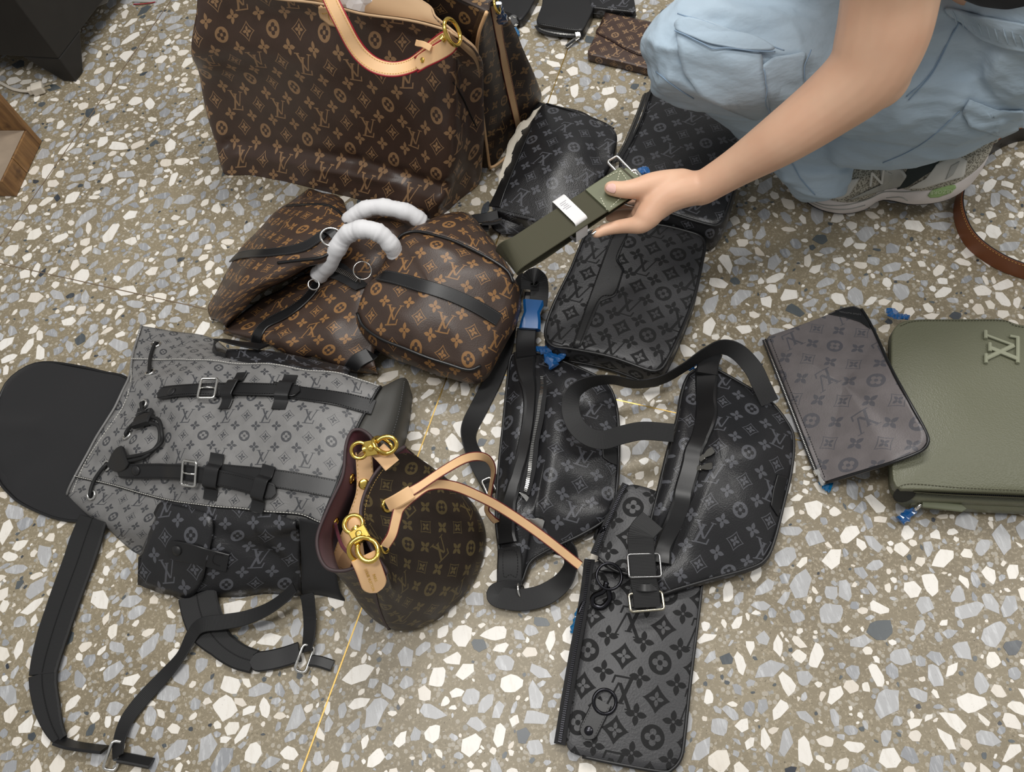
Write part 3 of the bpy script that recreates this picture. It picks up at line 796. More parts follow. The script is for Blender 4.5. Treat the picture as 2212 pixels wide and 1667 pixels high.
# ---------------------------------------------------------------- brown bag behind the tote
def make_rear_bag():
    c = 'tote'
    F = [(0.0, (1815, 1005), (1960, 815), (2112, 600)), (.03, (1800, 930), (1960, 740), (2135, 560)), (.12, (1772, 740), (1930, 560), (2085, 450)), (.22, (1748, 500), (1900, 350), (2010, 270)),
         (.31, (1733, 320), (1860, 180), (1935, 130)), (.38, (1745, 200), (1830, 80), (1872, 40)), (.43, (1790, 70), (1830, 20), (1845, 0))]
    l = np.array([-.863, .504, 0]); rows = []
    for i, (z, a, m_, b) in enumerate(F):
        a, m_, b = PT(c, a, z), PT(c, m_, z), PT(c, b, z); L = .30; k_ = np.array([.5, .86, 0])
        rows.append([a, m_, b, b + l * L * .33, b + l * L * .7, b + l * L, a + l * L + k_ * .06, a + l * L * .66 + k_ * .05, a + l * L * .3 + k_ * .03])
    loc = np.mean(rows[0], 0); loc[2] = 0
    t = thing('travel_bag', loc, 'brown monogram bag with tan piping half hidden behind the large tote', 'bag')
    body, G = net('body', rows, M['rear_canvas'], t, nu=6, nv=7, closed=True, rot=-8, wr=.006, wf=8, seed=4, solid=.003)
    top = [G[-1][k] for k in range(G.shape[1])]; ctr = np.mean(top, 0)
    V = top + [ctr + np.array([0, 0, .015])]; n = len(top)
    obj('top_panel', V, [(i, (i + 1) % n, n) for i in range(n)], M['rear_canvas'], t, uv=[(v[0], v[1]) for v in V])
    tree = bvh(body)
    near = [G[i][0] + np.array([.002, -.004, 0]) for i in range(len(G))]
    tube('piping', near, .0032, M['tan_leather'], t, m=8)
    P, N = lay(tree, c, [(1818, 1000), (1850, 992), (1905, 950), (1968, 895)], .001); tube('piping', P, .0032, M['tan_leather'], t)
    P, N = lay(tree, c, [(1850, 25), (1868, 180), (1895, 330), (1930, 500), (1985, 750)], .0025)
    s = ribbon('side_strap', P, N, .0165, .003, M['tan_leather'], t); BASE[s.name] = BASE[t.name]
    edges('edge_paint', P, N, .0165, .001, M['dark_red_edge'], s)
    Np = np.array(N); sd = np.array([np.cross(unit(Np[i]), unit(P[min(i + 1, len(P) - 1)] - P[max(i - 1, 0)])) for i in range(len(P))])
    stitches('stitching', P + Np * .0018 + sd * .0062, N, M['dark_red_edge'], s, step=.005)
    ring('strap_ring', PT(c, (1862, 35, .435)), (.9, -.2, .3), .011, .0022, M['gold_metal'], t)
    film('film_wrap', c, [(1868, 20, .44), (1885, 80, .40), (1900, 130, .36)], .4, M['blue_film'], t, 5)
make_rear_bag()

# ---------------------------------------------------------------- folded duffel
def make_duffel():
    c = 'duf'
    loc = PT(c, (950, 800, 0.0))
    t = thing('duffel_bag', loc, 'brown monogram duffel with black leather trim, folded and lying above the grey backpack', 'bag')
    up = [[(955, 250, .03), (1050, 200, .03), (1200, 170, .03), (1350, 180, .03), (1480, 210, .03)],
          [(930, 330, .07), (1050, 260, .10), (1200, 235, .11), (1350, 240, .10), (1500, 290, .08)],
          [(890, 420, .09), (1000, 350, .12), (1150, 310, .13), (1300, 330, .13), (1440, 390, .1)],
          [(830, 520, .08), (950, 480, .11), (1080, 490, .125), (1200, 540, .12), (1330, 620, .09)],
          [(700, 640, .05), (880, 598, .085), (1000, 655, .09), (1120, 717, .09), (1260, 790, .06)]]
    lo = [[(700, 640, .05), (880, 600, .085), (1000, 657, .09), (1120, 720, .09), (1260, 790, .06)],
          [(430, 800, .02), (640, 790, .045), (850, 835, .075), (1050, 895, .08), (1220, 970, .06)],
          [(230, 940, .02), (470, 955, .04), (750, 1000, .065), (950, 1055, .07), (1160, 1130, .05)],
          [(180, 1000, .02), (390, 1050, .03), (660, 1125, .04), (960, 1205, .045), (1170, 1245, .04)],
          [(190, 1022, 0), (395, 1080, 0), (655, 1165, 0), (965, 1250, 0), (1190, 1275, .004)]]
    b1, _ = net('back_panel', up, M['macassar_canvas'], t, nu=8, nv=8, c=c, rot=-15, wr=.006, wf=16, seed=2, solid=.003, flip=True)
    b2, _ = net('front_panel', lo, M['macassar_canvas'], t, nu=8, nv=8, c=c, rot=160, wr=.008, wf=18, seed=3, solid=.003, flip=True,
                fl=[(PT(c, (560, 1010, .05)), PT(c, (700, 1150, .03)), .008, .012), (PT(c, (900, 960, .07)), PT(c, (1000, 1180, .04)), .007, .014)])
    # zip along the top
    tz = bvh(b1, b2)
    P, N = lay(tz, c, [(875, 600), (960, 635), (1040, 680), (1115, 716)], .006); zipper(P, N, t, M['black_cloth'], M['silver_metal'], w=.016, step=.0036)
    # left end: end panel folded over
    le = [[(740, 90, .0), (775, 88, .03), (870, 110, .05), (955, 160, .06), (960, 200, .02)],
          [(575, 200, .0), (600, 190, .06), (810, 180, .13), (990, 310, .145), (960, 350, .08)],
          [(395, 370, .0), (420, 350, .06), (650, 340, .15), (930, 440, .16), (880, 480, .08)],
          [(240, 560, .0), (265, 540, .05), (500, 500, .135), (880, 520, .145), (800, 570, .06)],
          [(140, 750, .0), (165, 740, .04), (350, 680, .115), (660, 612, .125), (600, 660, .05)],
          [(88, 850, .0), (105, 850, .03), (230, 810, .085), (405, 745, .095), (380, 800, .035)],
          [(110, 930, .0), (120, 925, .015), (150, 935, .03), (195, 965, .04), (210, 985, .01)]]
    b3, G3 = net('end_panel', le, M['macassar_canvas'], t, nu=8, nv=8, c=c, rot=150, wr=.006, wf=15, seed=5, solid=.003, flip=True,
                 fl=[(PT(c, (520, 560, .13)), PT(c, (840, 520, .15)), .006, .012), (PT(c, (300, 830, .07)), PT(c, (600, 640, .12)), .005, .02)])
    tree3 = bvh(b3)
    P, N = lay(tree3, c, [(600, 195), (720, 188), (850, 190), (930, 230), (975, 290), (990, 350)], .001); tube('piping', P, .0028, M['pipe_black'], t)
    P, N = lay(tree3, c, [(540, 562), (660, 545), (800, 530), (868, 505)], .001); tube('piping', P, .0028, M['pipe_black'], t)
    P, N = lay(tree3, c, [(245, 535), (330, 508), (460, 500), (600, 485), (720, 455), (800, 405), (850, 365)], .002)
    s = ribbon('leather_strap', P, N, .019, .003, M['soft_black_leather'], t); BASE[s.name] = BASE[t.name]
    Np = np.array(N); sd = np.array([np.cross(unit(Np[i]), unit(P[min(i + 1, len(P) - 1)] - P[max(i - 1, 0)])) for i in range(len(P))])
    for q in (-1, 1): stitches('stitching', P + Np * .0018 + sd * q * .0075, N, M['grey_stitch'], s, step=.0035, dash=.0016, w=.0005)
    # D ring with its tab
    pc = PT(c, (885, 395, .175)); ring('d_ring', pc, unit(np.array([.1, -.55, .8])), .019, .0022, M['silver_metal'], t, ry=.016)
    P, N = free(c, [(835, 350, .16, 0), (870, 350, .18, 0), (905, 390, .178, 0), (912, 420, .165, 0)], 4); ribbon('ring_tab', P, N, .016, .003, M['soft_black_leather'], t)
    # right end: stuffed, its oval panel turned up
    O = [(1290, 430, .14), (1350, 375, .148), (1440, 358, .15), (1580, 390, .15), (1700, 430, .148), (1900, 530, .142), (2030, 620, .132), (2063, 700, .125), (2035, 850, .112), (1970, 985, .10), (1910, 1110, .09), (1850, 1225, .082), (1770, 1252, .082),
         (1640, 1215, .086), (1500, 1170, .092), (1350, 1110, .097), (1200, 1050, .10), (1090, 970, .10), (1050, 885, .102), (1070, 790, .11), (1110, 700, .122), (1175, 640, .13), (1220, 540, .136)]
    out = cr(wp(c, *O), 5, True)
    b4, E4 = puffy('end_panel', out, .12, M['macassar_canvas'], t, puff=.035, bulge=.012, udir=(math.cos(math.radians(-24)), math.sin(math.radians(-24))), wr=.005, wf=16, seed=6, draft=.01,
                   fl=[(PT(c, (1150, 760, 0.12)), PT(c, (1500, 1150, .09)), .006, .02), (PT(c, (1300, 480, .14)), PT(c, (1650, 500, .15)), .006, .02)])
    tube('piping', cr(wp(c, *[(1290, 430, .143), (1350, 375, .151), (1440, 358, .153), (1580, 390, .153), (1700, 430, .151), (1900, 530, .145), (2020, 612, .136), (2060, 690, .128)]), 6), .0028, M['pipe_black'], t)
    tube('piping', cr(wp(c, *[(1050, 885, .104), (1090, 970, .102), (1200, 1050, .102), (1350, 1110, .099), (1500, 1170, .094), (1640, 1215, .088), (1770, 1252, .084), (1850, 1225, .084)]), 6), .0028, M['pipe_black'], t)
    tree4 = bvh(b4)
    P, N = lay(tree4, c, [(1115, 662), (1170, 650), (1260, 655), (1400, 690), (1560, 735), (1700, 785), (1850, 860), (1962, 930)], .003)
    s = ribbon('leather_strap', P, N, .0235, .003, M['soft_black_leather'], t); BASE[s.name] = BASE[t.name]
    Np = np.array(N); sd = np.array([np.cross(unit(Np[i]), unit(P[min(i + 1, len(P) - 1)] - P[max(i - 1, 0)])) for i in range(len(P))])
    for q in (-1, 1): stitches('stitching', P + Np * .0018 + sd * q * .0095, N, M['grey_stitch'], s, step=.0035, dash=.0016, w=.0005)
    p, n = hit(tree4, c, 1158, 655, .004); button('rivet', p, n, .005, .0022, M['silver_metal'], t, .0008)
    ring('strap_ring', PT(c, (1085, 610, .13)), unit(np.array([.2, -.6, .75])), .016, .0012, M['silver_metal'], t)
    # gusset beyond the upper piping
    gs = [[(1300, 420, .14), (1440, 352, .15), (1700, 425, .148), (1900, 525, .142), (2040, 640, .13)],
          [(1400, 330, .135), (1560, 285, .135), (1760, 300, .12), (1930, 460, .11), (2055, 640, .10)],
          [(1460, 300, .08), (1640, 240, .085), (1790, 260, .07), (1945, 450, .06), (2060, 650, .05)],
          [(1480, 310, .0), (1660, 270, .0), (1800, 310, .0), (1950, 480, .0), (2065, 690, .0)]]
    b5, _ = net('gusset', gs, M['macassar_canvas'], t, nu=8, nv=6, c=c, rot=-20, wr=.004, seed=8, solid=.003)
    # grip tabs on the front
    P, N = lay(bvh(b2), c, [(400, 1085), (415, 1020), (470, 955), (600, 890), (700, 820), (770, 745), (795, 690)], .0025)
    s = ribbon('handle_mount', P, N, .024, .0035, M['soft_black_leather'], t); BASE[s.name] = BASE[t.name]
    Np = np.array(N); sd = np.array([np.cross(unit(Np[i]), unit(P[min(i + 1, len(P) - 1)] - P[max(i - 1, 0)])) for i in range(len(P))])
    stitches('stitching', P + Np * .002 + sd * .0095, N, M['grey_stitch'], s, step=.0035, dash=.0016, w=.0005)
    ring('strap_ring', PT(c, (770, 700, .09)), (.3, -.4, .8), .010, .0016, M['silver_metal'], t)
    P, N = lay(bvh(b2, b4), c, [(1010, 1235), (1050, 1195), (1110, 1165), (1160, 1140)], .003); ribbon('handle_mount', P, N, .027, .0035, M['soft_black_leather'], t)
    # handles wrapped in tissue
    def wrapped(pts, r, seed):
        P = cr(wp(c, *pts), 10); R_ = random.Random(seed); rs = [r * (1 + .05 * math.sin(i * .55 + seed) + R_.uniform(-.025, .025)) for i in range(len(P))]
        V, Fc = sweep(P, frame_normals(P), [[(x * q * R_.uniform(.95, 1.05), y * q * R_.uniform(.95, 1.05)) for x, y in ring_sec(1, 12)] for q in rs])
        obj('wrapped_handle', V, Fc, M['white_tissue'], t)['label'] = 'carrying handle wrapped in white tissue'
    wrapped([(800, 640, .085), (850, 590, .11), (910, 490, .15), (965, 400, .175), (1030, 355, .19), (1110, 345, .195), (1200, 375, .185), (1265, 440, .165), (1300, 500, .14)], .0165, 1)
    wrapped([(975, 320, .12), (1010, 280, .145), (1080, 225, .16), (1180, 200, .165), (1300, 215, .16), (1400, 245, .15), (1470, 300, .13)], .0155, 2)
make_duffel()
# ---------------------------------------------------------------- grey backpack
def strapstitch(P, N, w, mat, parent, step=.0042):
    P = np.array(P); N = np.array(N); sd = np.array([np.cross(unit(N[i]), unit(P[min(i + 1, len(P) - 1)] - P[max(i - 1, 0)])) for i in range(len(P))])
    for q in (-1, 1): stitches('stitching', P + N * .0022 + sd * q * (w / 2 - .002), N, mat, parent, step=step, dash=.0022, w=.0007)
def make_backpack():
    c = 'bp'
    rows = [[(385, 985, 0), (560, 1130, 0), (760, 1290, 0), (1000, 1280, 0), (1300, 1240, 0), (1600, 1260, 0), (1800, 1250, 0)],
            [(368, 955, .012), (520, 1060, .022), (780, 1150, .045), (1040, 1140, .06), (1320, 1130, .06), (1580, 1150, .06), (1760, 1180, .06)],
            [(415, 860, .03), (600, 905, .05), (860, 980, .08), (1100, 1015, .10), (1350, 1035, .11), (1550, 1065, .115), (1705, 1110, .115)],
            [(500, 690, .042), (660, 715, .075), (900, 760, .11), (1150, 790, .125), (1400, 810, .13), (1620, 830, .13), (1800, 870, .128)],
            [(600, 545, .046), (740, 535, .085), (960, 525, .115), (1200, 530, .13), (1430, 550, .135), (1680, 575, .135), (1885, 620, .13)],
            [(668, 395, .045), (820, 390, .08), (1030, 380, .11), (1250, 390, .122), (1480, 410, .127), (1730, 440, .127), (1955, 490, .122)],
            [(693, 228, .035), (850, 238, .05), (1050, 252, .08), (1280, 262, .10), (1520, 280, .11), (1780, 318, .11), (2022, 385, .11)],
            [(725, 140, .02), (880, 160, .03), (1100, 190, .04), (1330, 260, .05), (1560, 300, .06), (1800, 350, .06), (2050, 430, .06)],
            [(752, 60, .004), (900, 85, .002), (1135, 125, .0), (1340, 300, .0), (1570, 350, .0), (1820, 420, .0), (2070, 520, .0)]]
    loc = PT(c, (1100, 700, 0.0))
    t = thing('backpack', loc, 'grey monogram backpack with black buckle straps, flap folded open to the left', 'backpack')
    fl3 = [(PT(c, (640, 500, .06)), PT(c, (900, 560, .11)), -.008, .015), (PT(c, (700, 380, .06)), PT(c, (1000, 330, .1)), .008, .02), (PT(c, (860, 680, .1)), PT(c, (900, 900, .09)), -.007, .02),
           (PT(c, (1150, 420, .12)), PT(c, (1130, 700, .12)), -.006, .018), (PT(c, (560, 700, .05)), PT(c, (800, 720, .1)), .006, .015), (PT(c, (1540, 1000, .115)), PT(c, (1600, 1060, .115)), -.006, .02)]
    body, G = net('body', rows, M['grey_canvas'], t, nu=8, nv=7, c=c, rot=-3, fl=fl3, wr=.009, wf=12, seed=9, solid=.003)
    tree = bvh(body)
    # contrast seams
    for k, nm in ((6 * 7, 'seam'), (2 * 7, 'seam')):
        P = G[k]; 
        s = tube(nm, P + np.array([0, 0, .001]), .0022, M['soft_black_leather'] if k < 20 else M['grey_canvas'], t, m=6); BASE[s.name] = BASE[t.name]
        stitches('stitching', P + np.array([0, 0, .0034]), [np.array([0, 0, 1.0])] * len(P), M['white_stitch'], s, step=.005, dash=.0034, w=.0011)
    P = np.array([G[i][0] for i in range(7, len(G))]); s = tube('mouth_binding', P + np.array([.001, 0, .002]), .0022, M['grey_canvas'], t, m=6); BASE[s.name] = BASE[t.name]
    P2, N2 = lay(tree, c, [(745, 75), (702, 250), (696, 360), (655, 490), (545, 645), (445, 800), (385, 950)], .001); stitches('stitching', P2, N2, M['white_stitch'], s, step=.005, dash=.0034, w=.0011)
    P = np.array([G[i][-1] for i in range(14, 43)]); s = tube('seam', P + np.array([.0, 0, .001]), .0028, M['soft_black_leather'], t, m=6); BASE[s.name] = BASE[t.name]
    stitches('stitching', P + np.array([0.001, 0, .0035]), [np.array([0, 0, 1.0])] * len(P), M['grey_stitch'], s, step=.005, dash=.003, w=.0008)
    # base
    bs = [[(1705, 1110, .113), (1850, 1140, .10), (1890, 1230, 0)], [(1800, 870, .126), (2000, 850, .105), (2040, 960, 0)], [(1885, 620, .128), (2085, 650, .105), (2120, 770, 0)],
          [(1955, 490, .12), (2130, 490, .10), (2170, 610, 0)], [(2022, 385, .108), (2150, 345, .085), (2190, 440, 0)], [(2040, 400, .06), (2140, 340, .05), (2180, 420, 0)]]
    plain('base_panel_grey', (60, 59, 55), .55, grain=500, gs=.3)
    b2, _ = net('base_panel', bs, M['base_panel_grey'], t, nu=6, nv=6, c=c, solid=.003)
    P, N = lay(bvh(b2), c, [(2145, 352), (2120, 500), (2080, 640), (2000, 830)], .001); stitches('stitching', P, N, M['grey_stitch'], t, step=.005)
    # flap turned back, its cloth lining up
    O = [(690, 360, .03), (540, 300, .02), (380, 265, .012), (250, 250, .008), (150, 270, .007), (50, 340, .006), (0, 430, .006), (-45, 600, .006), (-25, 840, .006), (60, 960, .006), (150, 1020, .006), (300, 1080, .007), (430, 1095, .008), (530, 1075, .012), (600, 900, .02), (640, 650, .03)]
    fp, E = puffy('flap', cr(wp(c, *O), 6, True), .01, M['black_cloth'], t, puff=.012, edge=.004, wr=.004, wf=8, seed=1,
                  fl=[(PT(c, (0, 600, 0)), PT(c, (250, 620, 0)), .006, .02), (PT(c, (30, 870, 0)), PT(c, (300, 760, 0)), -.004, .03)])
    tube('flap_piping', E[::2] + np.array([0, 0, -.001]), .0028, M['soft_black_leather'], t, closed=True, m=6)
    # eyelets and cord
    ey = [(830, 160), (800, 310), (765, 475), (680, 640), (572, 800), (490, 955)]; pts = []
    for x, y in ey:
        p, n = hit(tree, c, x, y, .001); pts.append((p, n)); ring('eyelet', p + n * .0012, n, .0078, .0023, M['silver_metal'], t)
        V, Fc = disc_vf(p, n, .0058, .0006); obj('eyelet_hole', V, Fc, M['black_stitch'], t)
    def cord(pp, off=.004): 
        tube('drawcord', cr(pp, 8), .0032, M['black_webbing'], t)
    def on(x, y, o=.004): return hit(tree, c, x, y, o)[0]
    cord([pts[0][0] - pts[0][1] * .004, pts[0][0] + pts[0][1] * .004, on(808, 230, .006), pts[1][0] + pts[1][1] * .004, pts[1][0] - pts[1][1] * .004])
    cord([pts[4][0] - pts[4][1] * .004, pts[4][0] + pts[4][1] * .004, on(515, 880, .006), pts[5][0] + pts[5][1] * .004, pts[5][0] - pts[5][1] * .004])
    cord([pts[2][0] - pts[2][1] * .004, pts[2][0] + pts[2][1] * .005, on(780, 530, .010)])
    cord([on(735, 590, .010), on(700, 615, .007), pts[3][0] + pts[3][1] * .004, pts[3][0] - pts[3][1] * .004])
    cord([on(820, 560, .010), on(868, 580, .012), on(893, 635, .012), on(870, 690, .010), on(800, 735, .008), on(700, 752, .008)])
    cord([on(815, 590, .010), on(858, 605, .010), on(872, 650, .010), on(845, 705, .008), on(780, 752, .008), on(690, 772, .008)])
    P, N = lay(tree, c, [(800, 510), (770, 605)], .011, n=10); s = ribbon('cord_stopper', P, N, .036, .009, M['soft_black_leather'], t); BASE[s.name] = BASE[t.name]
    P, N = lay(tree, c, [(752, 540), (790, 547)], .0165, n=6); stitches('stitching', P, N, M['grey_stitch'], s, step=.004)
    P, N = lay(tree, c, [(695, 740), (660, 765), (600, 800)], .009, n=8); ribbon('cord_end', P, N, [.030, .034, .037, .04, .04, .041, .041, .041, .041, .04, .039, .036, .032, .027, .02, .013, .006][:len(P)], .004, M['soft_black_leather'], t)
    # two buckled straps
    tree = bvh(body, b2)
    def strap(long_, tongue, bk, keep, snap):
        P, N = lay(tree, c, long_, .003); s = ribbon('closure_strap', P, N, .029, .0026, M['soft_black_leather'], t); BASE[s.name] = BASE[t.name]; strapstitch(P, N, .029, M['black_stitch'], s)
        P, N = lay(tree, c, tongue, .007, n=14); s = ribbon('strap_tongue', P, N, .026, .003, M['soft_black_leather'], t, tip='se'); BASE[s.name] = BASE[t.name]; strapstitch(P, N, .024, M['black_stitch'], s)
        k = min(range(len(P)), key=lambda i: np.linalg.norm(np.array(pix(P[i])) - np.array(PX(c, *bk)))); td = unit(P[k + 1] - P[k - 1])
        b = loop_rect('buckle', P[k] + N[k] * .004, N[k], td, .040, .027, .0024, M['silver_metal'], t); BASE[b.name] = BASE[t.name]
        tube('buckle_prong', [P[k] + N[k] * .004 - td * .012, P[k] + N[k] * .007, P[k] + N[k] * .004 + td * .015], .0016, M['silver_metal'], b)
        for q in keep:
            k = min(range(len(P)), key=lambda i: np.linalg.norm(np.array(pix(P[i])) - np.array(PX(c, *q)))); td = unit(P[min(k + 1, len(P) - 1)] - P[k - 1]); sd = np.cross(N[k], td)
            pr = [(-.038, -.006), (-.030, -.006), (-.020, -.004), (-.0155, .003), (-.010, .0045), (0, .0045), (.010, .0045), (.0155, .003), (.020, -.004), (.030, -.006), (.038, -.006)]
            Q = cr([P[k] + sd * a + N[k] * (b_ + .0015) for a, b_ in pr], 3); NN = []
            for i in range(len(Q)):
                tt = unit(Q[min(i + 1, len(Q) - 1)] - Q[max(i - 1, 0)]); NN.append(unit(N[k] - (N[k] @ tt) * tt))
            ribbon('keeper', Q, NN, .024, .0024, M['soft_black_leather'], t)
        p, n = hit(bvh(s), c, *snap, .0); button('snap', p, n, .0085, .002, M['black_leather'], t, .0018)
    strap([(1440, 395), (1620, 425), (1800, 450), (1985, 496)], [(855, 425), (1000, 412), (1200, 405), (1400, 408), (1600, 418)], (1110, 408), [(1235, 405), (1505, 415)], (910, 408))
    strap([(1150, 835), (1430, 865), (1600, 890), (1830, 936)], [(645, 825), (800, 828), (980, 832), (1150, 860), (1300, 895), (1475, 945)], (1010, 842), [(1128, 858), (1395, 912)], (722, 826))
    # side pocket, near side
    pk = [[(735, 1425, 0), (900, 1480, 0), (1000, 1515, 0), (1200, 1500, 0), (1400, 1490, 0), (1600, 1485, 0)],
          [(742, 1385, .018), (900, 1440, .02), (1010, 1470, .022), (1200, 1445, .025), (1400, 1440, .025), (1600, 1440, .022)],
          [(775, 1240, .05), (900, 1260, .062), (1050, 1280, .066), (1220, 1280, .068), (1420, 1280, .064), (1598, 1290, .058)],
          [(822, 1090, .075), (960, 1105, .09), (1100, 1120, .096), (1280, 1135, .098), (1450, 1150, .095), (1592, 1170, .09)],
          [(862, 985, .083), (990, 1002, .095), (1110, 1017, .102), (1300, 1032, .108), (1450, 1048, .113), (1588, 1082, .115)]]
    p1, _ = net('side_pocket', pk, M['black_canvas_fine'], t, nu=8, nv=8, c=c, rot=-4, wr=.007, wf=14, seed=12, solid=.003, uvo=(.02, .01),
                fl=[(PT(c, (1400, 1130, .1)), PT(c, (1580, 1110, .11)), .012, .012), (PT(c, (1180, 1180, .09)), PT(c, (1420, 1290, .07)), -.007, .015), (PT(c, (1450, 1190, .09)), PT(c, (1580, 1330, .06)), .008, .014)])
    sp = [[(1600, 1485, 0), (1700, 1490, 0), (1830, 1520, 0)], [(1600, 1440, .022), (1690, 1440, .025), (1800, 1460, .02)], [(1598, 1290, .058), (1680, 1290, .06), (1770, 1290, .06)], [(1592, 1170, .09), (1660, 1180, .09), (1740, 1190, .09)], [(1588, 1082, .115), (1650, 1095, .114), (1712, 1112, .114)]]
    net('pocket_end', sp, M['black_cloth'], t, nu=6, nv=7, c=c, solid=.003)
    tp = bvh(p1)
    pf, rimv = patch('pocket_flap', tp, c, [(866, 992), (1060, 1037), (1130, 1066), (1145, 1110), (1120, 1250), (1085, 1400), (1058, 1455), (1005, 1492), (870, 1458), (748, 1414), (754, 1270), (802, 1130)], .006, M['black_canvas_fine'], t, th=.004, rr=22)
    BASE[pf.name] = BASE[t.name]
    ctr = rimv.mean(0); stitches('stitching', np.array([p + (ctr - p) * .05 for p in rimv]) + np.array([0, 0, .003]), [np.array([0, -.3, .95])] * len(rimv), M['black_stitch'], pf, step=.004)
    tf = bvh(pf, p1)
    P, N = lay(tf, c, [(892, 1242), (1000, 1256), (1110, 1285), (1215, 1312)], .004); s = ribbon('pocket_tab', P, N, .033, .0028, M['soft_black_leather'], t, tip='s'); BASE[s.name] = BASE[t.name]
    p, n = hit(bvh(s), c, 940, 1250, 0); button('snap', p, n, .0085, .003, M['black_leather'], t, .002)
    P, N = lay(bvh(s), c, [(1140, 1268), (1215, 1287), (1200, 1335), (1128, 1318), (1140, 1268)], .0006, n=4); stitches('stitching', P, N, M['black_stitch'], s, step=.004)
    # side pocket, far side, under the duffel
    pk2 = [[(1190, 260, .085), (1450, 268, .10), (1650, 285, .11), (1850, 325, .11)], [(1195, 215, .075), (1440, 225, .085), (1650, 262, .085), (1850, 300, .08)], [(1210, 180, .06), (1430, 190, .065), (1640, 230, .065), (1860, 280, .05)], [(1230, 190, .0), (1430, 215, .0), (1640, 260, .0), (1860, 320, .0)]]
    net('side_pocket', pk2, M['black_canvas_fine'], t, nu=6, nv=6, c=c, rot=178, solid=.003)
    P, N = free(c, [(1195, 250, .075, 40), (1150, 225, .06, 60), (1135, 165, .055, 60), (1160, 130, .055, 60), (1260, 150, .065, 50), (1400, 172, .075, 40)], 6); ribbon('pocket_mouth', P, N, .030, .003, M['soft_black_leather'], t)
    # shoulder straps
    c = 'st'
    P, N = free(c, [(560, 110, .02), (520, 220, .013), (470, 370, .010), (400, 560, .009), (335, 750, .009), (285, 920, .010), (258, 1040, .012)], 8)
    w = np.interp(np.linspace(0, 1, len(P)), [0, .2, .7, 1], [.056, .060, .056, .046]); s = ribbon('shoulder_strap', P, N, list(w), .008, M['black_webbing'], t); BASE[s.name] = BASE[t.name]
    stitches('centre_seam', np.array(P) + np.array([0, 0, .0042]), N, M['black_stitch'], s, step=.004, dash=.0036, w=.0014)
    P, N = free(c, [(258, 1035, .012), (262, 1120, .010), (285, 1240, .008), (320, 1350, .008), (365, 1435, .010)], 8)
    w = np.interp(np.linspace(0, 1, len(P)), [0, .5, 1], [.047, .040, .020]); s = ribbon('shoulder_strap', P, N, list(w), .007, M['black_webbing'], t); BASE[s.name] = BASE[t.name]
    stitches('centre_seam', np.array(P) + np.array([0, 0, .0037]), N, M['black_stitch'], s, step=.004, dash=.0036, w=.0014)
    P, N = free(c, [(345, 1435, .012, 55), (420, 1462, .012, 60), (520, 1478, .012, 62), (625, 1490, .012, 62)], 6); ribbon('strap_tab', P, N, .022, .005, M['soft_black_leather'], t)
    def slider(x, y, tipx, tipy, ang):
        p = PT(c, (x, y, .012)); d = unit(PT(c, (tipx, tipy, .01)) - p); loop_rect('slider', p, unit(np.array([.2, -.2, .9]) + d * .2), np.cross([0, 0, 1.0], d), .018, .040, .0025, M['silver_metal'], t, rr=.006)
        P, N = free(c, [(x + 35, y + 12, .010, ang), (x + 90, y + 20, .009, ang), (tipx, tipy, .007, ang)], 6); ribbon('strap_end', P, N, .018, .006, M['soft_black_leather'], t)
    slider(680, 1525, 905, 1572, 40)
    P, N = free(c, [(705, 1530, .016, 25), (712, 1440, .012, 15), (760, 1310, .006, 5), (860, 1180, .005, 0), (980, 1050, .006, 10), (1080, 930, .010, 25), (1150, 800, .016, 10), (1210, 745, .024, 0), (1330, 728, .028, 0), (1460, 705, .032, 8), (1590, 655, .038, 20), (1700, 580, .045, 25), (1760, 520, .05, 25)], 8)
    ribbon('shoulder_webbing', P, N, .0245, .0022, M['black_webbing'], t)
    P, N = free(c, [(1180, 560, .018), (1200, 660, .014), (1240, 760, .010), (1320, 860, .008), (1420, 930, .008), (1520, 965, .009)], 8)
    w = np.interp(np.linspace(0, 1, len(P)), [0, .4, .6, 1], [.064, .060, .042, .036]); s = ribbon('shoulder_strap', P, N, list(w), .008, M['black_webbing'], t); BASE[s.name] = BASE[t.name]
    stitches('centre_seam', np.array(P) + np.array([0, 0, .0042]), N, M['black_stitch'], s, step=.004, dash=.0036, w=.0014)
    P, N = free(c, [(1495, 968, .012), (1600, 958, .012), (1700, 935, .012), (1790, 905, .013)], 6); ribbon('strap_tab', P, N, .031, .006, M['soft_black_leather'], t, tip='s')
    slider(1818, 945, 1985, 990, 15)
    P, N = free(c, [(1830, 905, .018, 30), (1845, 820, .014, 20), (1850, 720, .016, 15), (1840, 600, .03, 10), (1830, 560, .035, 10)], 8); ribbon('shoulder_webbing', P, N, .0235, .0022, M['black_webbing'], t)
make_backpack()

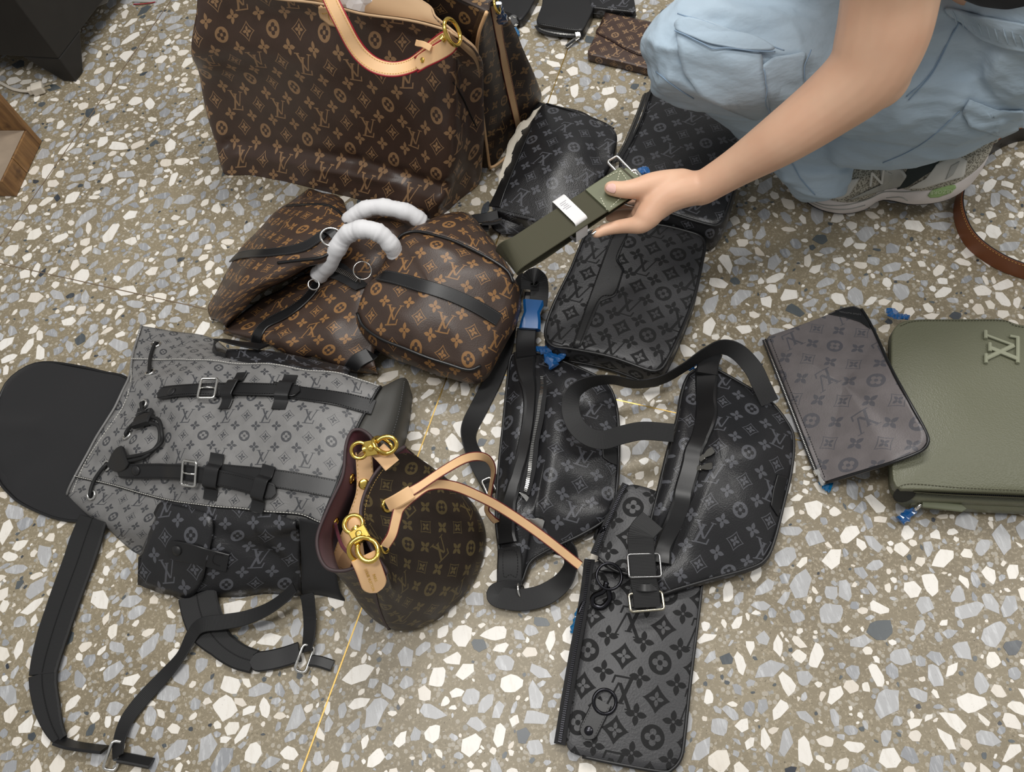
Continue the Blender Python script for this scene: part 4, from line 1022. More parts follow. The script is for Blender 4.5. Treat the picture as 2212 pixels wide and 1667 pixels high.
# ---------------------------------------------------------------- bucket bag
def make_bucket():
    c = 'bkt'
    E1, E2 = PT(c, (1120, 660, 0.0)), PT(c, (500, 1490, 0.0)); ctr = (E1 + E2) / 2; A = (E1 - E2) / 2 * 1.0; hl = np.linalg.norm(A)
    B = np.array([A[1], -A[0], 0]); B = B / np.linalg.norm(B) * .092
    rim = [(690, 268, .262, 0), (608, 335, .262, 18), (480, 480, .265, 40), (402, 640, .265, 65), (390, 780, .265, 90), (450, 950, .262, 118), (545, 1085, .258, 140), (574, 1145, .255, 152), (535, 1172, .252, 162), (490, 1090, .255, 172),
           (420, 1075, .255, 180), (345, 1112, .255, 190), (250, 1132, .255, 203), (150, 1108, .258, 218), (90, 1010, .26, 232), (80, 880, .262, 247), (150, 700, .265, 264), (248, 480, .268, 282), (268, 270, .27, 301), (310, 165, .27, 316), (380, 145, .27, 328), (452, 190, .27, 337), (492, 262, .265, 344), (580, 320, .26, 352)][::-1]
    rows = []
    for z, k, s in ((0.0, .95, 0), (.012, 1.0, 0), (.06, 1.03, .1), (.12, 1.03, .32), (.18, 1.02, .58), (.225, 1.0, .82), (None, 1.0, 1)):
        r = []
        for x, y, zr, th in rim:
            a = math.radians(th); b = ctr + (A * math.cos(a) + B * math.sin(a)) * k; q = PT(c, (x, y, zr))
            zz = zr if z is None else z * zr / .265; p = b * (1 - s) + q * s; r.append(np.array([p[0], p[1], zz]))
        rows.append(r)
    t = thing('bucket_bag', np.array([ctr[0], ctr[1], 0]), 'brown monogram bucket bag with burgundy lining and tan drawstring standing open', 'handbag')
    body, G = net('body', rows, M['bucket_canvas'], t, nu=6, nv=6, closed=True, rot=26, wr=.004, wf=10, seed=3, uvo=(.01, .0), rect=True, vscale=.9)
    gu = np.roll(G, -1, 1) - np.roll(G, 1, 1); gv = np.gradient(G, axis=0); Nn = np.cross(gu, gv); Nn /= np.maximum(np.linalg.norm(Nn, axis=2), 1e-9)[..., None]
    I = G - Nn * .0025; nr_, nc = I.shape[:2]
    obj('lining', I.reshape(-1, 3), [((i + 1) * nc + j, (i + 1) * nc + (j + 1) % nc, i * nc + (j + 1) % nc, i * nc + j) for i in range(nr_ - 1) for j in range(nc)], M['burgundy_lining'], t)
    bt = G[0]; obj('bottom_panel', list(bt + np.array([0, 0, .002])) + list(bt), [tuple(range(nc)), tuple(range(2 * nc - 1, nc - 1, -1))], M['soft_black_leather'], t)
    rp = [G[-1][k] - Nn[-1][k] * .0012 for k in range(nc)]
    plain('rim_edge', (62, 48, 50), .6)
    rb = tube('rim_binding', rp, .0026, M['rim_edge'], t, closed=True, m=6); BASE[rb.name] = BASE[t.name]
    tree = bvh(body)
    # stitching just under the rim
    P = np.array([G[-3][k] + Nn[-3][k] * .0006 for k in range(0, nc)]); P = P + (np.array(rp) - P) * .55
    stitches('stitching', np.vstack([P, P[:1]]), np.vstack([Nn[-2], Nn[-2][:1]]), M['tan_stitch'], rb, step=.004, dash=.0026, w=.0008)
    # side seam on the narrow end
    P, N = lay(tree, c, [(480, 1270), (510, 1390), (545, 1480), (580, 1538)], .0006); ribbon('side_seam', P, N, .005, .0014, M['rim_edge'], t)
    # eyelets
    for x, y, rr in ((566, 676, .0085), (545, 965, .008)):
        p, n = hit(tree, c, x, y, .001); ring('eyelet', p, n, rr, .0022, M['gold_metal'], t); V, Fc = disc_vf(p, n, rr * .8, .0004); obj('eyelet_hole', V, Fc, M['black_stitch'], t)
    lt = bvh(bpy.data.objects[[o.name for o in t.children if o.name.startswith('lining')][0]])
    for x, y in ((205, 795), (318, 492)):
        p, n = hit(lt, c, x, y, .001); ring('eyelet', p, n, .006, .0018, M['gold_metal'], t)
    # drawstring of tan leather
    def lace(pts, w=.0118, tip=None):
        P, N = facing(c, pts, 8); s = ribbon('drawstring', P, N, w, .0026, M['tan_leather'], t, tip=tip); BASE[s.name] = BASE[t.name]; edges('edge_paint', P, N, w, .0011, M['dark_red_edge'], s); return P, N
    lace([(572, 672, .262, 0), (640, 640, .275, 0), (700, 600, .28, 10), (800, 540, .275, 30), (950, 440, .262, 25), (1090, 360, .24, 10), (1190, 338, .215, 0), (1262, 360, .185, -30), (1298, 430, .15, -55), (1288, 530, .115, -65), (1268, 640, .085, -60), (1258, 710, .06, -55), (1290, 760, .045, -50), (1325, 792, .032, -40)])
    lace([(548, 962, .252, -20), (598, 880, .262, -20), (625, 780, .268, -15), (650, 700, .272, -10), (720, 630, .278, 0), (800, 570, .272, 20), (860, 540, .265, 10), (950, 532, .248, 0), (1060, 555, .225, 0), (1180, 605, .198, 0), (1320, 675, .165, 0), (1500, 790, .128, 0), (1680, 920, .10, 0), (1900, 1095, .066, 0)], .0125)
    P, N = facing(c, [(585, 672, .268, 0), (635, 645, .279, 0), (690, 612, .284, 0), (735, 585, .284, 0)], 5); s = ribbon('drawstring_slide', np.array(P) + np.array(N) * .003, N, .0185, .005, M['tan_leather'], t)
    # inner drawcord
    tube('inner_cord', cr(wp(c, (205, 800, .225), (222, 870, .215), (255, 960, .215), (310, 1020, .23)), 6), .0026, M['burgundy_lining'], t)
    tube('inner_cord', cr(wp(c, (318, 490, .23), (370, 495, .225), (430, 530, .225), (470, 560, .235)), 6), .0026, M['burgundy_lining'], t)
    # shoulder strap hanging inside the mouth
    P, N = facing(c, [(345, 292, .255, 0), (398, 295, .26, 0), (405, 345, .25, 0), (412, 480, .235, -5), (405, 600, .225, -10), (365, 720, .215, -15), (315, 850, .205, -20), (270, 960, .19, -20), (240, 1060, .17, -20), (240, 1130, .15, -20)], 6)
    P, N = P[6:], N[6:]
    s = ribbon('shoulder_strap', P, N, .0235, .0034, M['tan_leather'], t); BASE[s.name] = BASE[t.name]; strapstitch(P, N, .0235, M['gold_stitch'], s, .006)
    p, n = hit(bvh(s), c, 405, 530, 0); button('strap_stud', p, n, .0078, .0022, M['gold_metal'], t, .0006)
    P, N = facing(c, [(395, 985, .24, 0), (330, 1000, .2, -10), (285, 1050, .18, -20), (265, 1110, .16, -20)], 6); ribbon('shoulder_strap', P, N, .022, .0034, M['tan_leather'], t)
    # clasp at the far side
    def clasp(cx_, cy_, z, dx, dy, sc=1.0):
        p = PT(c, (cx_, cy_, z)); d = unit(PT(c, (cx_ + dx, cy_ + dy, z)) - p); n = unit(np.array([0, 0, CAMH]) - p); n = unit(n - (n @ d) * d); s_ = np.cross(n, d)
        cl = thing_part('swivel_clasp', [box_vf(p, d * .008 * sc, s_ * .010 * sc, n * .0045 * sc)], t, p)
        q = p + d * .020 * sc; tube('hook', [q + d * (math.cos(a) * .014 * sc) + s_ * (math.sin(a) * .011 * sc) for a in np.linspace(-2.6, 2.6, 18)], .0030 * sc, M['gold_metal'], cl)
        tube('bail', torus_pts(p - d * .016 * sc, n, .0105 * sc), .0026 * sc, M['gold_metal'], cl, closed=True)
        V, Fc = disc_vf(p - d * .011 * sc, d, .005 * sc, .006 * sc); obj('swivel', V, Fc, M['gold_metal'], cl)
        V, Fc = disc_vf(p + n * .004 * sc, n, .004 * sc, .004 * sc); obj('thumb_knob', V, Fc, M['gold_metal'], cl)
        return p, d, n
    def thing_part(name, parts, par, p):
        V, Fc = join(parts); o = obj(name, V, Fc, M['gold_metal'], par, smooth=False, bevel=.0012); BASE[o.name] = BASE[par.name]; return o
    clasp(455, 280, .285, 60, -12, 1.05); clasp(375, 885, .292, 25, 45, 1.15)
    ring('link_ring', PT(c, (400, 985, .288)), unit(np.array([.3, -.5, .8])), .0185, .0032, M['gold_metal'], t, ry=.016)
    ring('link_ring', PT(c, (535, 262, .28)), unit(np.array([.7, .2, .6])), .016, .003, M['gold_metal'], t, ry=.013)
    P, N = facing(c, [(500, 290, .275, 0), (550, 340, .27, 0), (600, 400, .262, 0)], 6); ribbon('ring_tab', P, N, .024, .0034, M['tan_leather'], t)
    P, N = facing(c, [(300, 830, .28, 0), (345, 800, .285, 0), (385, 780, .285, 0)], 6); ribbon('ring_tab', P, N, .020, .008, M['tan_leather'], t)
    # leather tab with stamped lettering
    P, N = facing(c, [(400, 1030, .288, 0), (432, 1100, .278, 0), (465, 1190, .262, 0), (492, 1275, .245, 0)], 8); N = [unit(n + np.array([0, -.15, .0])) for n in N]
    s = ribbon('name_tab', P, N, .033, .0045, M['tan_leather'], t, tip='e'); BASE[s.name] = BASE[t.name]; edges('edge_paint', P[:-5], N[:-5], .033, .0008, M['dark_red_edge'], s)
    d_ = P[2] - P[-3]; n_ = N[len(P) // 2]
    for k_, (w_, q_) in enumerate((('LOUIS VUITTON', .0), ('PARIS', .006))): text('stamped_name', w_, P[len(P) // 2 + 3] + unit(n_) * .0025 + unit(np.cross(n_, d_)) * (.004 - q_ * 1.2), -d_, n_, .0052, M['gold_stitch'], s)
    return t
make_bucket()
# ---------------------------------------------------------------- two black belt bags
plain('pull_metal', (150, 148, 142), .3, 1.0)
def make_beltbag1():
    c = 'b1'
    O = [(268, 445, .03), (330, 432, .035), (390, 432, .035), (450, 450, .03), (620, 520, .03), (700, 568, .03), (742, 640, .03), (760, 760, .03), (760, 950, .03), (742, 1130, .028), (695, 1205, .028), (580, 1275, .028), (430, 1345, .025), (350, 1400, .02), (305, 1500, .018), (215, 1500, .018), (210, 1330, .022), (197, 1200, .025), (205, 1000, .028), (230, 750, .028), (250, 550, .03)]
    t = thing('belt_bag', PT(c, (480, 900, 0.0)), 'black monogram belt bag with a silver zip, left of the other belt bag', 'bag', 'black belt bags')
    fl = [(PT(c, (400, 560, .08)), PT(c, (340, 1050, .08)), -.016, .018), (PT(c, (420, 500, .08)), PT(c, (560, 640, .08)), -.010, .02), (PT(c, (470, 900, .08)), PT(c, (420, 1120, .08)), .006, .02), (PT(c, (560, 1060, .08)), PT(c, (700, 1050, .08)), -.008, .02), (PT(c, (500, 1180, .08)), PT(c, (690, 1130, .08)), .010, .025), (PT(c, (280, 620, .08)), PT(c, (240, 1150, .08)), .012, .022)]
    b, E = puffy('body', cr(wp(c, *O), 5, True), .03, M['black_canvas'], t, puff=.042, bulge=.004, udir=udir(c, 500, 900, 1, .17), fl=fl, wr=.006, wf=14, seed=21, sharp=1.7)
    tree = bvh(b)
    tube('piping', [E[i] for i in range(len(E))], .0026, M['soft_black_leather'], t, closed=True)
    P, N = lay(tree, c, [(330, 440), (334, 520), (346, 620), (338, 760), (312, 900), (284, 1020), (262, 1130), (255, 1230), (258, 1310)], .004, n=6)
    w = np.interp(np.linspace(0, 1, len(P)), [0, .12, .3, .6, .8, 1], [.042, .034, .020, .020, .026, .040]); s = ribbon('zip_welt', P, N, list(w), .010, M['soft_black_leather'], t)
    P, N = lay(tree, c, [(394, 550), (402, 660), (393, 800), (364, 930), (334, 1030), (316, 1085)], .007); zipper(P, N, t, M['black_cloth'], M['silver_metal'], w=.009, step=.0032)
    zip_pull(tree, c, 312, 1085, 60, 45, M['silver_metal'], t, .034, .014); zip_pull(tree, c, 335, 1205, 50, 15, M['silver_metal'], t, .024, .018)
    patch('corner_patch', tree, c, [(682, 858), (752, 872), (756, 955), (720, 940), (688, 918)], .0015, M['soft_black_leather'], t, th=.002)
    # strap tab at the foot
    P, N = lay(tree, c, [(262, 1330), (262, 1400), (258, 1500)], .003); s = ribbon('strap_tab', P, N, .040, .004, M['soft_black_leather'], t); BASE[s.name] = BASE[t.name]
    Pq, Nq = lay(bvh(s), c, [(228, 1345), (292, 1345), (292, 1470), (262, 1450), (230, 1470), (228, 1345)], .0006, n=4); stitches('stitching', Pq, Nq, M['black_stitch'], s)
    ring('strap_ring', PT(c, (310, 1525, .015)), (.9, -.1, .3), .012, .002, M['silver_metal'], t)
    P, N = facing(c, [(310, 1528, .018, 20), (250, 1530, .018, 10), (200, 1545, .018, 0), (225, 1562, .018, 0), (320, 1572, .018, 0), (420, 1548, .018, 5), (500, 1490, .018, 30), (540, 1410, .018, 50), (530, 1345, .014, 40), (470, 1310, .008, 10)], 8)
    ribbon('webbing_strap', P, N, .034, .0022, M['black_webbing'], t)
    # upper end: leather tab, wrapped buckle, webbing
    P, N = lay(tree, c, [(335, 460), (335, 400), (338, 330)], .002); P = np.array(P); P[:, 2] = np.maximum(P[:, 2], .03)
    P, N = free(c, [(335, 450, .05), (333, 395, .036), (338, 320, .03)], 6); ribbon('strap_tab', P, N, .036, .005, M['soft_black_leather'], t)
    P, N = free(c, [(352, 325, .032), (362, 250, .034), (372, 195, .034)], 6); ax = unit(P[-1] - P[0]); sd = np.cross([0, 0, 1.0], ax)
    V, Fc = [], []; secs = []
    w = np.interp(np.linspace(0, 1, len(P)), [0, .25, .5, .75, 1], [.040, .037, .030, .037, .042]); bk = ribbon('buckle_in_film', P, N, list(w), .014, M['blue_film'], t); bk['label'] = 'buckle wrapped in blue film'
    P, N = free(c, [(374, 200, .034), (380, 175, .034), (383, 158, .034)], 4); ribbon('buckle_slide', P, N, .044, .008, M['black_leather'], t)
    P, N = free(c, [(390, 215, .036, 0), (396, 150, .045, 0), (392, 100, .06, 10), (375, 82, .07, 30), (355, 92, .064, 20), (350, 140, .05, 10)], 8); ribbon('webbing_strap', P, N, .034, .0022, M['black_webbing'], t)
    P, N = free(c, [(330, 70, .03, -20), (305, 110, .022, -35), (282, 200, .012, -45), (255, 320, .008, -25), (225, 440, .006, 0), (180, 560, .005, 5), (120, 680, .006, 15), (72, 780, .012, 40), (75, 850, .014, 45), (110, 930, .01, 25), (150, 1000, .012, 5), (185, 1060, .02, 0)], 8)
    ribbon('webbing_strap', P, N, .033, .0022, M['black_webbing'], t)
    loop_rect('slider', PT(c, (170, 1060, .022)), (.1, -.1, 1), PT(c, (190, 1100, 0.02)) - PT(c, (160, 1040, .02)), .016, .038, .002, M['silver_metal'], t)
make_beltbag1()
def make_beltbag2():
    c = 'b2'
    O = [(905, 200, .05), (960, 190, .055), (1015, 205, .05), (1200, 310, .045), (1320, 390, .04), (1420, 520, .04), (1445, 610, .04), (1430, 780, .04), (1390, 950, .04), (1340, 1150, .04), (1290, 1265, .04), (1200, 1320, .04), (950, 1390, .042), (780, 1440, .042), (700, 1462, .042), (670, 1400, .048), (645, 1320, .05), (632, 1180, .052), (640, 1060, .055), (680, 900, .055), (740, 650, .055), (790, 480, .052), (815, 340, .05), (850, 240, .05)]
    t = thing('belt_bag', PT(c, (1050, 850, 0.0)), 'black monogram belt bag with a leather-hidden zip, lying across the embossed pouches', 'bag', 'black belt bags')
    fl = [(PT(c, (930, 260, .1)), PT(c, (930, 560, .1)), -.010, .02), (PT(c, (900, 700, .1)), PT(c, (760, 1150, .1)), -.010, .02), (PT(c, (1100, 660, .1)), PT(c, (1400, 640, .1)), .008, .03), (PT(c, (830, 950, .1)), PT(c, (720, 1250, .1)), -.008, .02), (PT(c, (700, 1380, .06)), PT(c, (900, 1330, .08)), .006, .02), (PT(c, (830, 420, .08)), PT(c, (700, 980, .08)), .012, .022)]
    b, E = puffy('body', cr(wp(c, *O), 5, True), .045, M['black_canvas'], t, puff=.045, bulge=.006, udir=udir(c, 1100, 700, 1, .19), fl=fl, wr=.005, wf=13, seed=31, sharp=1.8, draft=.012)
    tree = bvh(b)
    tube('piping', [E[i] for i in range(len(E))], .0026, M['soft_black_leather'], t, closed=True)
    P, N = lay(tree, c, [(955, 205), (958, 300), (960, 400), (955, 500), (925, 590), (885, 660), (868, 740), (840, 850), (800, 980), (755, 1090), (712, 1190), (695, 1300)], .004, n=6)
    w = np.interp(np.linspace(0, 1, len(P)), [0, .3, .42, .5, .8, .93, 1], [.038, .036, .028, .030, .030, .026, .034]); ribbon('zip_welt', P, N, list(w), .009, M['soft_black_leather'], t)
    zip_pull(tree, c, 935, 705, 50, -20, M['pull_metal'], t, .02, .012); zip_pull(tree, c, 915, 765, 55, 5, M['pull_metal'], t, .02, .012)
    patch('corner_patch', tree, c, [(1350, 792), (1405, 806), (1375, 930), (1352, 1030), (1312, 968), (1325, 880)], .0015, M['soft_black_leather'], t, th=.002)
    # upper tab
    P, N = free(c, [(955, 230, .07), (965, 160, .066), (985, 110, .055)], 6); ribbon('strap_tab', P, N, .036, .006, M['soft_black_leather'], t)
    film('film_wrap', c, [(850, 205, .05), (868, 180, .055), (880, 160, .05)], .05, M['blue_film'], t, 4)
    # long webbing strap looping over the other bag
    P, N = facing(c, [(1310, 390, .06, 0), (1262, 290, .072, 0), (1215, 195, .080, 0), (1130, 105, .082, 15), (1040, 76, .085, 35), (940, 115, .088, 55), (830, 190, .075, 62), (700, 262, .055, 62), (560, 285, .055, 62), (420, 262, .085, 60), (300, 275, .10, 50), (210, 330, .105, 30), (188, 420, .106, 10), (215, 510, .104, 0), (280, 575, .102, 0), (370, 600, .1, 0), (480, 570, .092, 0), (600, 548, .085, 0), (770, 560, .078, 0)], 8)
    ribbon('webbing_strap', P, N, .030, .0022, M['black_webbing'], t)
    # lower end
    P, N = free(c, [(650, 1050, .10, 0), (590, 1120, .096, 0), (585, 1200, .088, 0), (592, 1290, .08, 0), (600, 1390, .072, 0), (612, 1450, .066, 0), (620, 1540, .058, 0)], 8); ribbon('webbing_strap', P, N, .040, .0026, M['black_webbing'], t)
    plain('nickel_bright', (150, 150, 150), .25, 1.0)
    q = PT(c, (604, 1305, .083)); u = PT(c, (600, 1250, .083)) - PT(c, (608, 1360, .078)); loop_rect('strap_loop', q, (.05, -.1, 1), u, .048, .034, .0017, M['nickel_bright'], t)
    P, N = free(c, [(550, 1425, .066, 0), (610, 1432, .071, 0), (668, 1428, .066, 0)], 6); ribbon('keeper', P, N, .013, .004, M['soft_black_leather'], t)
    plain('nickel', (190, 184, 165), .22, 1.0)
    q = PT(c, (615, 1508, .062)); u = PT(c, (608, 1460, .062)) - PT(c, (622, 1560, .06)); loop_rect('strap_loop', q, (.05, -.1, 1), u, .050, .026, .0021, M['nickel'], t)
make_beltbag2()

# ---------------------------------------------------------------- embossed black pouches
def make_pouches():
    c = 'ep'
    t = thing('pouch', PT(c, (500, 1100, 0.0)), 'long black embossed leather pouch with a ring tab, lowest in the picture', 'pouch', 'embossed leather pouches')
    O = [(262, 482), (420, 520), (600, 560), (760, 590), (865, 612), (848, 780), (803, 1150), (768, 1480), (748, 1590), (705, 1648), (640, 1664), (400, 1622), (200, 1580), (120, 1552), (108, 1490), (165, 1150), (215, 870), (245, 650)]
    u = udir(c, 450, 1000, -1, -.18, .02)
    b, E = puffy('body', resample(rounded(wp(c, *[(x, y, .02) for x, y in O]), .012), 160, True), .02, M['embossed_leather_large'], t, puff=.007, udir=u, edge=.004, wr=.002, wf=9, uoff=(.02, .01))
    tree = bvh(b); E2 = E[::1]
    def nearest(pts): return [PT(c, p) for p in pts]
    tube('piping', cr(nearest([(865, 612, .018), (848, 780, .018), (803, 1150, .018), (768, 1480, .018), (748, 1590, .018), (700, 1650, .018), (640, 1664, .018), (400, 1622, .018), (200, 1580, .018)]), 6), .0028, M['soft_black_leather'], t)
    P, N = free(c, [(255, 480, .014, -10), (228, 700, .014, -10), (170, 1020, .014, -10), (125, 1290, .014, -10), (90, 1510, .014, -10)], 6); zipper(np.array(P) - np.array([.004, 0, 0]), N, t, M['black_cloth'], M['dark_metal'], w=.008, step=.003)
    P, N = lay(tree, c, [(275, 520), (240, 740), (180, 1080), (125, 1480)], .001); stitches('stitching', P, N, M['black_stitch'], t)
    # ring tab
    P, N = lay(tree, c, [(215, 1480), (245, 1420), (290, 1330), (315, 1275)], .004, n=6); s = ribbon('ring_tab', P, N, .028, .004, M['soft_black_leather'], t, tip='s'); BASE[s.name] = BASE[t.name]; strapstitch(P, N, .026, M['black_stitch'], s)
    p, n = hit(bvh(s), c, 236, 1437, 0); button('rivet', p, n, .0065, .002, M['dark_metal'], t, .0015)
    ring('d_ring', PT(c, (325, 1275, .034)), (.1, -.2, 1), .0165, .0025, M['dark_metal'], t)
    # clip near the mouth
    P, N = lay(tree, c, [(350, 510), (348, 570)], .018, n=8); ribbon('ring_tab', P, N, .030, .004, M['soft_black_leather'], t)
    ring('d_ring', PT(c, (350, 578, .052)), (.1, -.2, 1), .0195, .0024, M['dark_metal'], t)
    P = cr(wp(c, (335, 610, .05), (318, 660, .045), (262, 690, .036), (262, 735, .03), (310, 748, .03), (352, 700, .036), (340, 640, .045)), 6); tube('clip_hook', P, .0042, M['dark_metal'], t)
    P, N = free(c, [(215, 718, .012), (198, 745, .012), (180, 790, .010)], 4); tube('zip_slider', P, .004, M['dark_metal'], t)
    film('film_wrap', c, [(190, 760, .010), (172, 840, .009), (160, 900, .008)], .01, M['teal_film'], t, 7)

    t = thing('pouch', PT(c, (480, 300, 0.03)), 'small black embossed leather pouch tucked under the right belt bag', 'pouch', 'embossed leather pouches')
    O = [(458, 60), (540, 76), (640, 112), (680, 300), (690, 530), (565, 572), (430, 555), (350, 522), (285, 470), (290, 440), (345, 300), (410, 150)]
    b, E = puffy('body', resample(rounded(wp(c, *[(x, y, .045) for x, y in O]), .01), 120, True), .045, M['embossed_leather_large'], t, puff=.006, udir=udir(c, 450, 300, -1, -.18, .04), edge=.004, thick=.018, uoff=(.05, .03))
    tree = bvh(b)
    P, N = free(c, [(448, 66, .036, -10), (400, 155, .036, -10), (335, 300, .036, -10), (270, 458, .036, -10)], 6); zipper(P, N, t, M['black_cloth'], M['dark_metal'], w=.007, step=.003)
    P, N = lay(tree, c, [(450, 90), (400, 190), (345, 320), (295, 465)], .001); stitches('stitching', P, N, M['black_stitch'], t)
    tube('zip_slider', cr(wp(c, (325, 310, .04), (305, 320, .036), (295, 345, .03)), 4), .004, M['dark_metal'], t)
    P, N = free(c, [(300, 325, .03), (285, 355, .022), (278, 380, .014)], 4); ribbon('zip_pull', P, N, .012, .004, M['black_leather'], t, tip='e')
    tube('piping', cr(wp(c, (290, 478, .043), (350, 526, .043), (430, 560, .043), (565, 577, .043)), 6), .0028, M['soft_black_leather'], t)
make_pouches()

# ---------------------------------------------------------------- embossed messenger
def make_messenger():
    c = 'tr'; z = .06
    O = [(560, 795), (640, 775), (800, 755), (935, 748), (1100, 785), (1165, 812), (1184, 860), (1172, 930), (1130, 1120), (1062, 1300), (975, 1480), (930, 1520), (870, 1512), (680, 1445), (480, 1405), (385, 1392), (345, 1355), (340, 1300), (362, 1220), (410, 1110), (475, 980), (520, 870)]
    t = thing('messenger_bag', PT(c, (760, 1130, 0.0)), 'black embossed leather messenger bag with a stepped plain stripe, under the held strap', 'bag')
    b, E = puffy('body', cr(wp(c, *[(x, y, z) for x, y in O]), 5, True), z, M['embossed_leather'], t, puff=.006, bulge=.003, udir=udir(c, 760, 1130, 1, .28), edge=.004, wr=.002, wf=8)
    tree = bvh(b)
    tube('piping', [e + np.array([0, 0, -.001]) for e in E], .003, M['soft_black_leather'], t, closed=True)
    E3 = np.array(E); tube('piping', [np.array([e[0], e[1], .012]) for e in E3], .003, M['soft_black_leather'], t, closed=True)
    P, N = [], []
    cc = E3.mean(0)
    for e in E3[10:75]: n = unit((e - cc) * [1, 1, 0]); P.append(np.array([e[0], e[1], .034]) + n * .004); N.append(n)
    poly = [(690, 800), (785, 775), (722, 932), (757, 985), (712, 1128), (628, 1158), (522, 1405), (478, 1396)]
    pt, rim = patch('plain_stripe', tree, c, poly, .0012, M['black_leather'], t, th=.0016); BASE[pt.name] = BASE[t.name]
    for q in ([(712, 770), (640, 960), (560, 1180), (490, 1385)], [(770, 800), (712, 930), (746, 988), (702, 1118), (620, 1148), (516, 1395)]):
        P, N = lay(tree, c, q, .0028, n=6) if len(q) == 4 else lay(tree, c, q, .0028, n=8); stitches('stitching', P, N, M['black_stitch'], pt, step=.005, dash=.004, w=.0012)
    p, n = hit(bvh(pt), c, 682, 1040, .0006); d = PT(c, (702, 990, z)) - PT(c, (664, 1085, z)); text('stamped_name', 'LOUIS VUITTON', p, d, n, .0085, M['black_stitch'], pt); p, n = hit(bvh(pt), c, 706, 1048, .0006); text('stamped_name', 'PARIS', p, d, n, .0085, M['black_stitch'], pt)
    # zip along the near end with its pulls in film
    P = cr(wp(c, (345, 1350, .035), (372, 1392, .033), (420, 1420, .033), (470, 1432, .033)), 5); N = [unit(np.array([-.4, -.9, .1]))] * len(P); zipper(P + np.array([-.002, -.006, 0]), N, t, M['black_cloth'], M['dark_metal'])
    film('film_wrap', c, [(270, 1405, .03), (320, 1412, .035), (375, 1405, .04)], .03, M['blue_film'], t, 2)
    film('film_wrap', c, [(440, 1432, .04), (405, 1455, .042), (350, 1445, .045), (385, 1500, .05)], .03, M['blue_film'], t, 3)
make_messenger()

# ---------------------------------------------------------------- two black monogram bags by the tote and the knee
def make_open_pouch():
    c = 'tr'
    t = thing('shoulder_bag', PT(c, (400, 450, 0.0)), 'black monogram bag with a plain band at its open mouth, beside the brown bags', 'bag')
    O = [(330, 100, .05), (480, 135, .06), (640, 195, .065), (702, 232, .065), (722, 270, .065), (712, 340, .065), (680, 440, .065), (600, 560, .062), (470, 680, .06), (350, 735, .058), (270, 720, .056), (160, 695, .052), (48, 665, .048), (130, 470, .05), (225, 250, .052)]
    b, E = puffy('body', resample(rounded(wp(c, *O), .012), 140, True), .06, M['black_canvas_fine'], t, puff=.022, udir=udir(c, 400, 450, -1, -.36), edge=.004, wr=.004, wf=10, seed=41,
                 fl=[(PT(c, (560, 230, 0)), PT(c, (420, 600, 0)), .006, .03), (PT(c, (640, 260, 0)), PT(c, (620, 520, 0)), -.008, .02)])
    tree = bvh(b)
    P, N = lay(tree, c, [(322, 106), (240, 250), (148, 470), (70, 655)], .0015); s = ribbon('mouth_band', P, N, .026, .003, M['soft_black_leather'], t); BASE[s.name] = BASE[t.name]; strapstitch(P, N, .024, M['black_stitch'], s)
    P, N = lay(tree, c, [(345, 110), (480, 148), (640, 205), (700, 240)], .001); tube('piping', np.array(P) - np.array([0, 0, .001]), .0026, M['soft_black_leather'], t)
    P, N = lay(tree, c, [(56, 655), (160, 682), (280, 710)], .001); stitches('stitching', P, N, M['black_stitch'], t)
    # lower layer seen below the mouth
    lo = [[(45, 700, .02), (60, 770, .016), (120, 800, .01)], [(110, 690, .03), (140, 760, .02), (170, 800, .01)], [(270, 720, .035), (265, 760, .02), (240, 790, .01)]]
    net('back_panel', lo, M['black_canvas_fine'], t, nu=6, nv=6, c=c, rot=100, solid=.003, flip=True)
    # zip tail, tab and clip
    P, N = free('duf', [(1985, 285, .05), (1920, 300, .045), (1860, 300, .04)], 5); zipper(P, N, t, M['black_cloth'], M['silver_metal'], w=.006)
    P, N = free('duf', [(1960, 250, .05, 20), (1880, 270, .045, 20), (1800, 280, .04, 10), (1770, 310, .034, 0), (1800, 340, .03, 0), (1900, 330, .03, 0)], 6); ribbon('strap_tab', P, N, .020, .003, M['soft_black_leather'], t)
    ring('d_ring', PT('duf', (1745, 325, .04)), (.3, -.3, .8), .010, .0018, M['silver_metal'], t)
    # packing paper inside
    pp = thing('packing_paper', PT(c, (140, 420, .02)), 'cream packing paper poking out of the black bag beside the tote', 'paper')
    pr = [[(318, 112, .048), (222, 200, .05), (205, 205, .055)], [(260, 215, .05), (165, 320, .054), (150, 322, .058)], [(200, 330, .05), (120, 450, .05), (105, 455, .05)], [(150, 450, .045), (92, 560, .045), (85, 540, .045)], [(90, 600, .04), (74, 650, .04), (72, 640, .04)]]
    net('crumpled_sheet', pr, M['cream_paper'], pp, nu=5, nv=6, c=c, wr=.010, wf=45, seed=3, solid=.001)
make_open_pouch()
